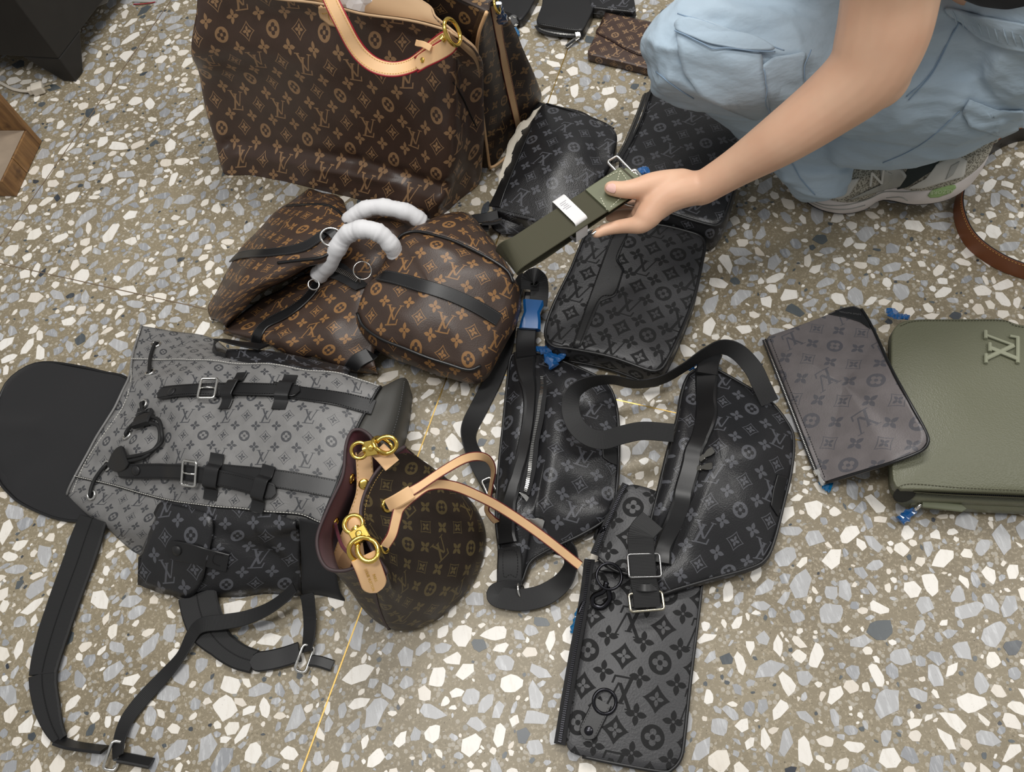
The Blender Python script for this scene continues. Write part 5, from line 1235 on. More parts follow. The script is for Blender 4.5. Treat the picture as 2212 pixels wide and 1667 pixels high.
def make_camera_bag():
    c = 'tr'; z = .085
    t = thing('crossbody_bag', PT(c, (1080, 420, 0.0)), 'black monogram zip bag lying below the light blue trouser knee', 'bag')
    O = [(905, 20), (960, 0), (1060, 5), (1220, 70), (1370, 180), (1392, 300), (1340, 540), (1290, 700), (1262, 742), (1222, 750), (1050, 702), (930, 655), (800, 570), (735, 430), (790, 310), (850, 180)]
    b, E = puffy('body', cr(wp(c, *[(x, y, z) for x, y in O]), 5, True), z, M['black_canvas_fine'], t, puff=.012, bulge=.006, udir=udir(c, 1050, 400, 1, .37), edge=.005, wr=.004, wf=9, seed=51,
                 fl=[(PT(c, (840, 200, 0)), PT(c, (760, 420, 0)), -.006, .02)])
    tree = bvh(b)
    tube('piping', [e + np.array([0, 0, -.001]) for e in E], .003, M['soft_black_leather'], t, closed=True)
    P = cr(wp(c, (885, 50, .075), (850, 150, .075), (790, 295, .072), (728, 415, .07)), 6); N = [unit(np.array([-.75, -.1, .6]))] * len(P); zipper(P + np.array([-.006, 0, 0]), N, t, M['black_cloth'], M['silver_metal'], w=.008, step=.003)
    P, N = lay(tree, c, [(905, 60), (870, 170), (810, 310), (750, 430)], .001); stitches('stitching', P, N, M['black_stitch'], t)
make_camera_bag()

# ---------------------------------------------------------------- olive bag and grey pouch on the right
def make_olive():
    c = 'gr'
    t = thing('satchel', PT(c, (1600, 800, 0.0)), 'olive green grained leather flap bag with raised metal letters', 'bag')
    Ob = [(985, 260), (1100, 222), (1750, 240), (2350, 300), (2380, 800), (2340, 1470), (1830, 1440), (1400, 1425), (1100, 1412), (1060, 1395), (985, 1300), (975, 700)]
    b, _ = puffy('body', resample(rounded(wp(c, *[(x, y, .052) for x, y in Ob]), .02), 120, True), .052, M['olive_leather'], t, puff=.004, edge=.005)
    Of = [(948, 290), (1000, 228), (1110, 212), (1700, 210), (1790, 250), (2000, 272), (2340, 300), (2370, 760), (2330, 1400), (1830, 1372), (1400, 1356), (1090, 1342), (985, 1345), (958, 1290), (945, 1000), (942, 640)]
    f, E = puffy('flap', resample(rounded(wp(c, *[(x, y, .082) for x, y in Of]), [.012] * 3 + [.01] * 12), 150, True), .082, M['olive_leather'], t, puff=.010, edge=.006, thick=.022, wr=.004, wf=7, seed=61, sharp=3)
    BASE[f.name] = BASE[t.name]
    ctr = E.mean(0); tf = bvh(f)
    P, N = lay(tf, c, [(1000, 262), (1110, 228), (1400, 226), (1690, 226), (1775, 262), (1990, 288)], .001, n=8); stitches('stitching', P, N, M['olive_webbing'], f, step=.005, dash=.0032, w=.001)
    P, N = lay(tf, c, [(985, 1335), (1080, 1312), (1400, 1338), (1830, 1358)], .001, n=8); stitches('stitching', P, N, M['olive_webbing'], f, step=.005, dash=.0032, w=.001)
    # mouth under the flap: a near-black disc painted as the shade inside
    plain('olive_mouth_shade', (30, 30, 24), .9)
    V, Fc = disc_vf(PT(c, (1030, 1378, .064)), unit(np.array([-.1, -.85, .5])), .017, .001, seg=20); obj('mouth_shade', V, Fc, M['olive_mouth_shade'], t)
    P, N = free(c, [(1085, 1362, .066, 60), (1300, 1378, .066, 60), (1600, 1392, .066, 60), (1830, 1402, .066, 60), (2200, 1420, .066, 60)], 6); zipper(P, N, t, M['olive_webbing'], M['dark_metal'], w=.006)
    # zip pocket lip at the bottom edge
    lp = [[(1070, 1470, .012), (1300, 1490, .012), (1600, 1505, .012), (1900, 1520, .012), (2250, 1540, .012)], [(1075, 1452, .026), (1300, 1470, .026), (1600, 1488, .026), (1900, 1500, .026), (2250, 1520, .026)], [(1100, 1430, .034), (1300, 1445, .034), (1600, 1460, .034), (1900, 1475, .034), (2250, 1495, .034)]]
    net('pocket_lip', lp, M['olive_leather'], t, nu=6, nv=6, c=c, solid=.004)
    P, N = free(c, [(1150, 1443, .037), (1280, 1458, .037), (1440, 1478, .036)], 6); ribbon('zip_garage', P, N, .012, .004, M['olive_smooth_leather'], t, tip='e')
    tube('zip_pull', wp(c, (1140, 1445, .034), (1118, 1470, .028), (1090, 1495, .018)), .003, M['silver_metal'], t)
    film('film_wrap', c, [(1100, 1480, .02), (1045, 1525, .014), (1000, 1560, .012)], .01, M['blue_film'], t, 12)
    film('film_wrap', c, [(1060, 205, .04), (1010, 195, .034), (960, 190, .024), (940, 150, .018)], .03, M['blue_film'], t, 14)
    # raised letters
    def at(x, y): return hit(tf, c, 1790 - 232 * y, 514 - 214 * x, .0035)[0]
    nn = hit(tf, c, 1680, 410, 0)[1]
    for i, (a, b_, w) in enumerate((((.13, .045), (.48, .84), .0072), ((.14, .955), (.54, .17), .0072), ((.55, .17), (.87, .96), .0044), ((.0, .045), (.80, .045), .0056), ((.79, .02), (.84, .28), .0045), ((.36, .845), (.62, .845), .0054), ((.0, .955), (.28, .955), .0054), ((.76, .965), (1.0, .965), .0054))):
        p, q = at(*a), at(*b_); P = np.array([p + (q - p) * k for k in np.linspace(0, 1, 4)]); s = ribbon('letter_stroke', P, [nn] * 4, w, .005, M['olive_metal'], t)
make_olive()
def make_grey_pouch():
    c = 'gr'
    O = [(108, 330, .016), (300, 265, .022), (520, 182, .030), (600, 142, .034), (690, 127, .038), (745, 148, .042), (790, 220, .050), (850, 340, .064), (940, 540, .096), (1060, 760, .112), (1170, 960, .116), (1186, 1040, .114), (1130, 1098, .106), (960, 1165, .092), (780, 1220, .064), (620, 1268, .040), (510, 1303, .024), (470, 1260, .020), (270, 745, .016)]
    t = thing('pouch', PT(c, (600, 700, 0.0)), 'grey monogram zip pouch leaning on the olive bag', 'pouch')
    b, E = puffy('body', resample(rounded(wp(c, *O), .004), 150, True), .05, M['pouch_canvas'], t, puff=.006, udir=udir(c, 600, 700, -1, .44, .06), edge=.003, thick=.014, wr=.003, wf=9, seed=71)
    tree = bvh(b)
    tube('piping', cr(wp(c, *O[5:17]), 5), .0026, M['pipe_black'], t)
    P, N = free(c, [(112, 345, .010, -20), (270, 745, .010, -20), (400, 1080, .012, -20), (465, 1240, .014, -20)], 6); zipper(np.array(P) - np.array([.005, 0, 0]), N, t, M['black_cloth'], M['silver_metal'], w=.0032, step=.003)
    P, N = lay(tree, c, [(135, 345), (290, 735), (420, 1060), (505, 1280)], .001); stitches('stitching', P, N, M['black_stitch'], t)
    pt, rim = patch('corner_patch', tree, c, [(520, 182), (610, 140), (695, 127), (745, 148), (775, 190), (808, 285), (735, 235), (640, 205)], .001, M['black_leather'], t, th=.0016); BASE[pt.name] = BASE[t.name]
    p, n = hit(bvh(pt), c, 668, 176, .0012); text('stamped_name', 'LOUIS VUITTON', p, PT(c, (620, 160, .04)) - PT(c, (730, 195, .04)), n, .0048, M['grey_stitch'], pt)
    zip_pull(tree, c, 448, 1235, 30, 60, M['silver_metal'], t, .02, .009, z=.016)
    film('film_wrap', c, [(475, 1285, .012), (500, 1315, .010), (545, 1335, .010)], .01, M['teal_film'], t, 15)
make_grey_pouch()
# ---------------------------------------------------------------- the crouching person
def skin_mat():
    m, N, b = base_mat('skin'); tc = N.new('ShaderNodeTexCoord').outputs['Object']
    f = N.noise(tc, 14, 3); N.l.new(N.mix(N.ramp(f, .3, .7), lin((232, 191, 161)), lin((222, 175, 145))), b.inputs['Base Color'])
    b.inputs['Roughness'].default_value = .5; b.inputs['Subsurface Weight'].default_value = .12; b.inputs['Subsurface Radius'].default_value = (.012, .005, .003); b.inputs['Subsurface Scale'].default_value = .6
    bump(N, b, N.vor(tc, 900), .06, .0003); return m
skin_mat()
plain('nail', (240, 196, 184), .3)
def cloth_mat():
    m, N, b = base_mat('light_blue_cloth'); tc = N.new('ShaderNodeTexCoord').outputs['Object']
    f = N.noise(tc, 6, 4); N.l.new(N.mix(N.ramp(f, .3, .7), lin((180, 198, 212)), lin((166, 186, 202))), b.inputs['Base Color'])
    b.inputs['Roughness'].default_value = .85; b.inputs['Sheen Weight'].default_value = .1
    mp = N.new('ShaderNodeMapping'); N.l.new(tc, mp.inputs[0]); mp.inputs['Scale'].default_value = (1, 1, 2.2); mp.inputs['Rotation'].default_value = (.4, .5, .3)
    h = N.m('ADD', N.noise(mp.outputs[0], 22, 3, .55), N.m('MULTIPLY', N.noise(tc, 900, 2), .04)); bump(N, b, h, .5, .006); return m
cloth_mat()
plain('blue_seam', (140, 164, 188), .9)
plain('black_top', (20, 20, 22), .85, sheen=.1)
plain('hair', (28, 24, 22), .45)
def limb(P, R, m=16):
    """tapering closed tube with domed ends through the joints P with radii R"""
    P = cr(P, 6); R = cr([[r] for r in R], 6)[:, 0]
    t0, t1 = unit(P[0] - P[1]), unit(P[-1] - P[-2]); pre, prer, post, postr = [], [], [], []
    for a in (80, 55, 28): pre.append(P[0] + t0 * R[0] * math.sin(math.radians(a))); prer.append(R[0] * math.cos(math.radians(a))); 
    for a in (28, 55, 80): post.append(P[-1] + t1 * R[-1] * math.sin(math.radians(a))); postr.append(R[-1] * math.cos(math.radians(a)))
    P = np.vstack([pre, P, post]); R = list(prer) + list(R) + list(postr)
    return sweep(P, frame_normals(P), [ring_sec(r, m) for r in R])
def ball(c, rx, ry, rz):
    bm = bmesh.new(); bmesh.ops.create_icosphere(bm, subdivisions=3, radius=1); V = [np.array(c) + np.array([v.co.x * rx, v.co.y * ry, v.co.z * rz]) for v in bm.verts]; Fc = [tuple(v.index for v in f.verts) for f in bm.faces]; bm.free(); return V, Fc
def fuse(parts, voxel, smooth, fac=.5):
    """one continuous skin over overlapping volumes"""
    V, Fc = join(parts); me = bpy.data.meshes.new('tmp'); me.from_pydata([tuple(v) for v in V], [], Fc)
    bm = bmesh.new(); bm.from_mesh(me); bmesh.ops.recalc_face_normals(bm, faces=bm.faces); bm.to_mesh(me); bm.free()
    o = bpy.data.objects.new('tmp', me); COL.objects.link(o)
    r = o.modifiers.new('r', 'REMESH'); r.mode = 'VOXEL'; r.voxel_size = voxel; r.adaptivity = 0
    if smooth: s = o.modifiers.new('s', 'SMOOTH'); s.iterations = smooth; s.factor = fac
    dg = bpy.context.evaluated_depsgraph_get(); ev = o.evaluated_get(dg); q = ev.to_mesh()
    n = len(q.vertices); Vn = np.zeros(n * 3); q.vertices.foreach_get('co', Vn); Nn = np.zeros(n * 3); q.vertices.foreach_get('normal', Nn)
    F2 = [tuple(f.vertices) for f in q.polygons]; Vn = Vn.reshape(-1, 3).copy(); Nn = Nn.reshape(-1, 3).copy()
    ev.to_mesh_clear(); bpy.data.objects.remove(o); bpy.data.meshes.remove(me); return Vn, F2, Nn
f_ = lambda *p: [PT('f', q) for q in p]
DZ = .04
h_ = lambda *p: [PT('ha', (q[0], q[1], q[2] + DZ)) for q in p]
def make_person():
    root = PT('f', (1850, 440, 0.0))
    # --- body: arm and hand, waist, chest, neck, head
    parts = []
    arm = f_((1515, 408, .312), (1590, 362, .35), (1690, 298, .405), (1790, 226, .45), (1868, 158, .49), (1905, 80, .53), (1925, -20, .58), (1945, -130, .64), (1960, -190, .68))
    parts.append(limb(arm, [.0255, .029, .038, .045, .052, .057, .058, .060, .06], 20))
    parts.append(ball(PT('f', (1890, 165, .482)), .046, .043, .046))
    # hand
    parts += [limb(h_((1720, 590, .272), (1400, 660, .272), (1150, 790, .266), (960, 1020, .256)), [.026, .027, .026, .020]),
              limb(h_((1500, 520, .274), (1250, 530, .278), (1010, 560, .281), (830, 600, .283), (610, 622, .283), (420, 600, .281)), [.022, .021, .0195, .0165, .0135, .0118]),
              limb(h_((1300, 700, .262), (1050, 900, .25), (880, 1000, .238)), [.025, .023, .018]),
              limb(h_((1000, 1020, .256), (860, 1140, .250), (690, 1160, .244), (520, 1180, .239), (330, 1225, .237), (190, 1280, .238)), [.0185, .0150, .0125, .0112, .0096, .0080]),
              limb(h_((1000, 960, .238), (850, 1020, .224), (650, 1000, .210), (500, 1010, .204), (400, 1040, .203)), [.0175, .0130, .0112, .0098, .0082]),
              limb(h_((1020, 900, .228), (880, 930, .210), (690, 900, .196), (560, 905, .191), (480, 930, .191)), [.0170, .0125, .0108, .0095, .0080]),
              limb(h_((1060, 850, .222), (930, 850, .202), (790, 815, .190), (690, 810, .186), (620, 830, .186)), [.016, .0115, .0098, .0085, .0075]),
              limb(h_((1080, 640, .272), (960, 760, .262), (900, 880, .252)), [.021, .016, .015])]
    # trunk above the waistband, far arm, neck and head (beyond the frame)
    pel, chest = PT('f', (2235, 10, .42)), np.array([.62, .93, .70]); shn = PT('f', (1960, -190, .68)); shf = np.array([.57, 1.10, .68])
    parts += [limb([pel, (pel + chest) / 2 + np.array([.02, 0, 0]), chest, np.array([.56, .94, .74])], [.085, .105, .122, .085], 20), limb([shn, np.array([.57, .93, .72]), shf], [.062, .085, .062]),
              limb([np.array([.55, .94, .74]), np.array([.50, .94, .84])], [.052, .050]), ball((.47, .94, .93), .092, .075, .115), ball((.395, .94, .90), .018, .016, .02),
              ball((.47, 1.012, .925), .016, .012, .03), ball((.47, .868, .925), .016, .012, .03),
              limb([shf, np.array([.50, 1.20, .55]), np.array([.42, 1.18, .47]), np.array([.36, 1.08, .50])], [.058, .048, .042, .026])]
    wr = np.array([.355, 1.07, .50])
    for k, (dx, dy) in enumerate(((-.07, -.045), (-.085, -.02), (-.088, .005), (-.08, .028))): parts.append(limb([wr + np.array([-.01, dy * .3, .0]), wr + np.array([dx * .6, dy * .8, .005]), wr + np.array([dx * 1.3, dy * 1.1, -.012])], [.018, .0115, .0085]))
    parts.append(limb([wr, wr + np.array([-.02, -.04, .0]), wr + np.array([-.055, -.065, -.008])], [.016, .012, .009]))
    V, Fc, N = fuse(parts, .0030, 9)
    p = obj('person', V, Fc, M['skin']); tag(p, 'person crouching in light blue cargo trousers, holding a folded olive strap', 'person')
    BASE['person'] = np.array(p.location)
    bt = bvh(p)
    # thumbnail, seen on the upper side
    patch('thumbnail', bt, 'ha', [(338, 600), (370, 545), (450, 528), (490, 560), (492, 640), (470, 675), (400, 660), (350, 632)], .0006, M['nail'], p, th=.001, rr=20)
    for q in ([(565, 555), (582, 620), (575, 700)], [(600, 552), (612, 615), (605, 690)]): pass
    # --- trousers
    T = []
    T.append(limb(f_((1494, 108, .42), (1600, 122, .405), (1740, 132, .37), (1900, 150, .325), (2060, 150, .30)), [.075, .083, .092, .106, .122], 22))
    T.append(limb(f_((1510, 112, .395), (1590, 165, .31), (1670, 235, .22), (1740, 320, .135), (1772, 375, .085)), [.066, .068, .070, .066, .058], 20))
    T.append(limb(f_((1850, 276, .20), (1960, 262, .215), (2060, 222, .24), (2150, 155, .28)), [.072, .078, .086, .100], 20))
    T.append(limb(f_((1560, -40, .45), (1750, -20, .44), (1950, 10, .40), (2130, 50, .36)), [.075, .092, .115, .135], 20))
    T.append(limb(f_((1570, -40, .43), (1690, 40, .30), (1800, 130, .17), (1860, 200, .08)), [.066, .07, .066, .056], 18))
    T.append(limb([PT('f', (2080, 130, .31)), PT('f', (2160, 100, .33)), PT('f', (2215, 40, .40)), PT('f', (2245, -30, .46)), PT('f', (2262, -90, .51))], [.112, .120, .120, .116, .112], 20))
    V, Fc, N = fuse(T, .0042, 16)
    # folds: cloth drawn towards the hip and the hollow of the knee
    def W3(x, y, z): return PT('f', (x, y, z))
    fd = [(W3(1420, 190, .36), W3(1640, 300, .30), .012, .014), (W3(1400, 150, .40), W3(1600, 240, .36), -.010, .016), (W3(1500, 60, .50), W3(1800, 100, .49), .006, .014), (W3(1550, 30, .50), W3(1820, 60, .50), -.008, .014),
          (W3(1650, 200, .42), W3(1820, 250, .36), .010, .014), (W3(1600, 250, .36), W3(1760, 330, .22), -.012, .016), (W3(1760, 300, .28), W3(1960, 330, .26), .012, .014), (W3(1800, 330, .24), W3(2000, 300, .30), -.012, .016),
          (W3(1880, 250, .34), W3(2060, 180, .42), -.009, .014), (W3(1920, 290, .30), W3(2100, 230, .36), .009, .016), (W3(1990, 120, .46), W3(2100, 40, .48), .008, .012), (W3(2050, 250, .33), W3(2180, 120, .42), .007, .016), (W3(1700, 380, .12), W3(1800, 400, .10), .010, .010), (W3(1690, 350, .16), W3(1820, 380, .14), -.010, .012)]
    V = folds(V, fd, N)
    ax = unit(PT('f', (1494, 108, .42)) - PT('f', (2060, 150, .30))); bx = unit(np.cross(ax, [0, 0, 1.0])); cx_ = np.cross(ax, bx)
    def rg(v, f, g, o): n_ = mnoise.noise(Vector(((v @ ax) * f + o, (v @ bx) * g, (v @ cx_) * g))); return 1 - abs(n_) * 2.2
    q = np.array([.0070 * rg(v, 6, 17, 1.3) + .0022 * rg(v, 16, 44, 5.1) + .003 * mnoise.noise(Vector(v * 14)) for v in V]) - .004; V = V + N * q[:, None]
    V[:, 2] = np.maximum(V[:, 2], .012)
    tr = obj('trousers', V, Fc, M['light_blue_cloth'], p); BASE[tr.name] = BASE['person']; tt = bvh(tr)
    c = 'pe'
    # cargo pocket with its bellows, tape edge and stitching
    def seam(pts, off=.0012, r=.0008, name='seam'):
        P, Nq = lay(tt, c, pts, off, n=8); return tube(name, P, r, M['blue_seam'], tr, m=6)
    pk, rim = patch('cargo_pocket', tt, c, [(262, 190), (300, 180), (560, 290), (740, 300), (730, 380), (790, 620), (700, 660), (400, 530), (300, 400)], .006, M['light_blue_cloth'], tr, th=.004, rr=14, sm=2)
    pk2, _ = patch('pocket_flap', tt, c, [(285, 110), (520, 165), (740, 255), (830, 290), (600, 305), (400, 245), (320, 215), (245, 190)], .011, M['light_blue_cloth'], tr, th=.004, rr=10, sm=6)
    pk3, _ = patch('pocket_panel', tt, c, [(722, 372), (800, 320), (985, 288), (960, 380), (975, 490), (860, 580), (790, 640), (750, 520)], .0045, M['light_blue_cloth'], tr, th=.003, rr=8, sm=2)
    for q in ([(285, 112), (520, 172), (740, 262), (850, 292)], [(262, 200), (320, 225), (480, 285), (640, 305), (800, 300)], [(985, 290), (955, 390), (975, 495)], [(735, 380), (750, 500), (785, 620)]): seam(q, .012, .0009, 'pocket_seam')
    seam([(1850, 120), (1780, 240), (1680, 420), (1550, 540)]); seam([(1820, 160), (1700, 400), (1560, 560)], .002); seam([(1850, 620), (1700, 760), (1560, 850), (1420, 910)])
    seam([(150, 400), (250, 480), (360, 550)]); seam([(905, 900), (960, 1000), (1040, 1090)])
    seam([(1850, 130), (1980, 220), (2100, 260), (2212, 290)])
    bp_, _ = patch('back_pocket', tt, c, [(1900, 550), (2050, 610), (2212, 610), (2212, 700), (2080, 760), (1900, 700), (1860, 620)], .004, M['light_blue_cloth'], tr, th=.003)
    # gathered waistband
    wbp, _ = patch('waistband', tt, c, [(1745, 42), (1850, 50), (2000, 85), (2120, 110), (2330, 150), (2330, 300), (2212, 285), (2100, 255), (1980, 212), (1850, 122), (1770, 80)], .004, M['light_blue_cloth'], tr, th=.004, sm=2)
    for k in range(11):
        x = 1800 + k * 44; y = 60 + k * 13; P, Nq = lay(tt, c, [(x, y), (x + 14, y + 34), (x + 22, y + 76)], .0062, n=5); tube('gather', P, [.0003 + .0009 * math.sin(math.pi * i / (len(P) - 1)) for i in range(len(P))], M['light_blue_cloth'], tr, m=8)
    # drawn hem over the shoe
    # --- black top
    S = []
    wv = PT('f', (2245, -188, .57))
    S.append(limb([wv, (wv + chest) / 2 + np.array([.01, 0, .01]), chest, np.array([.575, .94, .71])], [.122, .128, .136, .105], 22)); S.append(limb([shn + np.array([.012, .02, 0]), np.array([.575, .93, .715]), shf], [.07, .098, .072], 18))
    V, Fc, N = fuse(S, .006, 10); V = V + N * (np.array([mnoise.noise(Vector(v * 20)) for v in V]) * .004)[:, None]
    obj('top', V, Fc, M['black_top'], p)
    # hair
    V, Fc, N = fuse([ball((.49, .94, .95), .098, .088, .115), limb([np.array([.55, .94, .93]), np.array([.60, .94, .80]), np.array([.62, .94, .70])], [.07, .06, .035])], .006, 6); obj('hair', V, Fc, M['hair'], p)
    make_shoe(p)
    return p
def make_shoe(p):
    c = 'pe'
    plain('shoe_midsole', (226, 218, 214), .6, var=.04); plain('shoe_upper', (150, 146, 136), .75, grain=700, gs=.6); plain('shoe_overlay', (206, 204, 196), .45); plain('shoe_silver', (170, 170, 164), .35, .3)
    plain('shoe_dark', (40, 48, 46), .7); plain('shoe_green', (150, 178, 118), .5); plain('shoe_outsole', (44, 44, 46), .8); plain('shoe_text', (196, 210, 170), .5)
    m, N, b = base_mat('shoe_mesh'); tc = N.new('ShaderNodeTexCoord').outputs['Object']; v = N.vor(tc, 330); N.l.new(N.mix(N.ramp(v, .3, .6), lin((112, 107, 94)), lin((188, 183, 168))), b.inputs['Base Color']); b.inputs['Roughness'].default_value = .8; bump(N, b, v, .6, .001)
    near = [(905, 1035, .016), (985, 1128, .006), (1080, 1182, .004), (1200, 1202, .004), (1310, 1182, .006), (1420, 1125, .018), (1590, 1150, .034), (1760, 1130, .048), (1880, 1065, .062), (1946, 985, .074)]
    nw = [PT(c, q) for q in near]; ax = unit((nw[-1] - nw[0]) * [1, 1, 0]); pr = np.array([-ax[1], ax[0], 0]); 
    wid = [.02, .06, .085, .095, .095, .085, .078, .072, .06, .03]
    loop = nw + [nw[i] + pr * wid[i] for i in range(len(nw) - 1, -1, -1)]
    hts = [.030, .032, .032, .031, .032, .034, .036, .042, .05, .052]; hh = hts + hts[::-1]
    n = len(loop); ctr = np.mean(loop, 0)
    def ring_at(dz, ins, scale=1.0):
        out = []
        for i, q in enumerate(loop):
            cc = nw[min(i, n - 1 - i)] + pr * wid[min(i, n - 1 - i)] / 2; d = (cc - q) * [1, 1, 0]; out.append(q + unit(d) * ins + np.array([0, 0, dz[i] if hasattr(dz, '__len__') else dz]))
        return out
    ms, G = net('shoe_midsole', [ring_at(0.0, .004), ring_at(.004, -.001), ring_at([h * .5 for h in hh], -.003), ring_at([h * .9 for h in hh], .001), ring_at(hh, .007)], M['shoe_midsole'], p, nu=5, nv=4, closed=True); BASE[ms.name] = BASE['person']
    ot, _ = net('shoe_outsole', [ring_at(-.0035, .010), ring_at(-.0035, .003), ring_at(.005, .001)], M['shoe_outsole'], p, nu=5, nv=3, closed=True); BASE[ot.name] = BASE['person']
    bo = ring_at(-.0033, .010); obj('shoe_sole', bo, [tuple(range(n))[::-1]], M['shoe_outsole'], p, smooth=False)
    top = [.018, .028, .036, .044, .05, .05, .045, .04, .034, .028]; tt = top + top[::-1]
    r0 = ring_at([h * .92 for h in hh], .004); r1 = ring_at([h + t * .35 for h, t in zip(hh, tt)], .006); r2 = ring_at([h + t * .75 for h, t in zip(hh, tt)], .014); r3 = ring_at([h + t for h, t in zip(hh, tt)], .024)
    r4 = []
    for i in range(n): k = min(i, n - 1 - i); cc = nw[k] + pr * wid[k] / 2; q = r3[i]; f = .96; r4.append(np.array([q[0] + (cc[0] - q[0]) * f, q[1] + (cc[1] - q[1]) * f, q[2] + .002]))
    up, G2 = net('shoe_upper', [r0, r1, r2, r3, r4], M['shoe_mesh'], p, nu=5, nv=5, closed=True, solid=.002); BASE[up.name] = BASE['person']
    tu = bvh(up); tm = bvh(ms); tb = bvh(up, ms)
    def pa(nm, poly, off, mat, par, tree=tu, th=.0015): 
        o, r = patch(nm, tree, c, poly, off, mat, par, th=th); BASE[o.name] = BASE['person']; return o
    pa('overlay', [(930, 1010), (1030, 1080), (1180, 1115), (1230, 1090), (1290, 1000), (1240, 1010), (1180, 1075), (1050, 1040), (960, 985)], .002, M['shoe_overlay'], up)
    pa('overlay', [(1400, 940), (1530, 940), (1560, 985), (1520, 1040), (1330, 1085), (1220, 1118), (1380, 1060), (1460, 1010), (1475, 970)], .003, M['shoe_silver'], up)
    pa('overlay', [(1560, 945), (1640, 930), (1740, 905), (1690, 960), (1560, 1045), (1500, 1058), (1525, 1020)], .002, M['shoe_dark'], up)
    pa('overlay', [(1720, 925), (1830, 880), (1890, 900), (1870, 985), (1640, 1050), (1560, 1052), (1660, 1000)], .0035, M['shoe_overlay'], up)
    pa('overlay', [(1800, 930), (1850, 905), (1810, 975), (1770, 1000)], .005, M['shoe_silver'], up)
    g = pa('logo_oval', [(1672, 1095), (1690, 1070), (1760, 1045), (1825, 1036), (1830, 1050), (1800, 1078), (1730, 1103), (1685, 1106)], .0012, M['shoe_green'], ms, tree=tm)
    pt, nn = hit(bvh(g), c, 1752, 1073, .0012); text('logo_text', 'ABZORB', pt, PT(c, (1690, 1092, .06)) - PT(c, (1815, 1050, .06)), nn, .010, M['shoe_text'], ms)
    d0 = hit(tu, c, 1380, 1000, .004); 
    pt, nn = d0; text('logo_letter', 'N', pt, PT(c, (1440, 1010, .06)) - PT(c, (1330, 1030, .06)), nn, .040, M['shoe_overlay'], up, ext=.0008)
    # grooves in the midsole
    for q in ([(930, 1060), (1060, 1140), (1200, 1150), (1330, 1120), (1430, 1075), (1560, 1075), (1700, 1050), (1900, 960)], [(985, 1120), (1100, 1165), (1220, 1172), (1320, 1150)], [(1440, 1108), (1520, 1105), (1560, 1125)]):
        P, Nq = lay(tm, c, q, .0002, n=8); tube('groove', P, .0012, M['shoe_silver'], ms, m=6)
make_person()

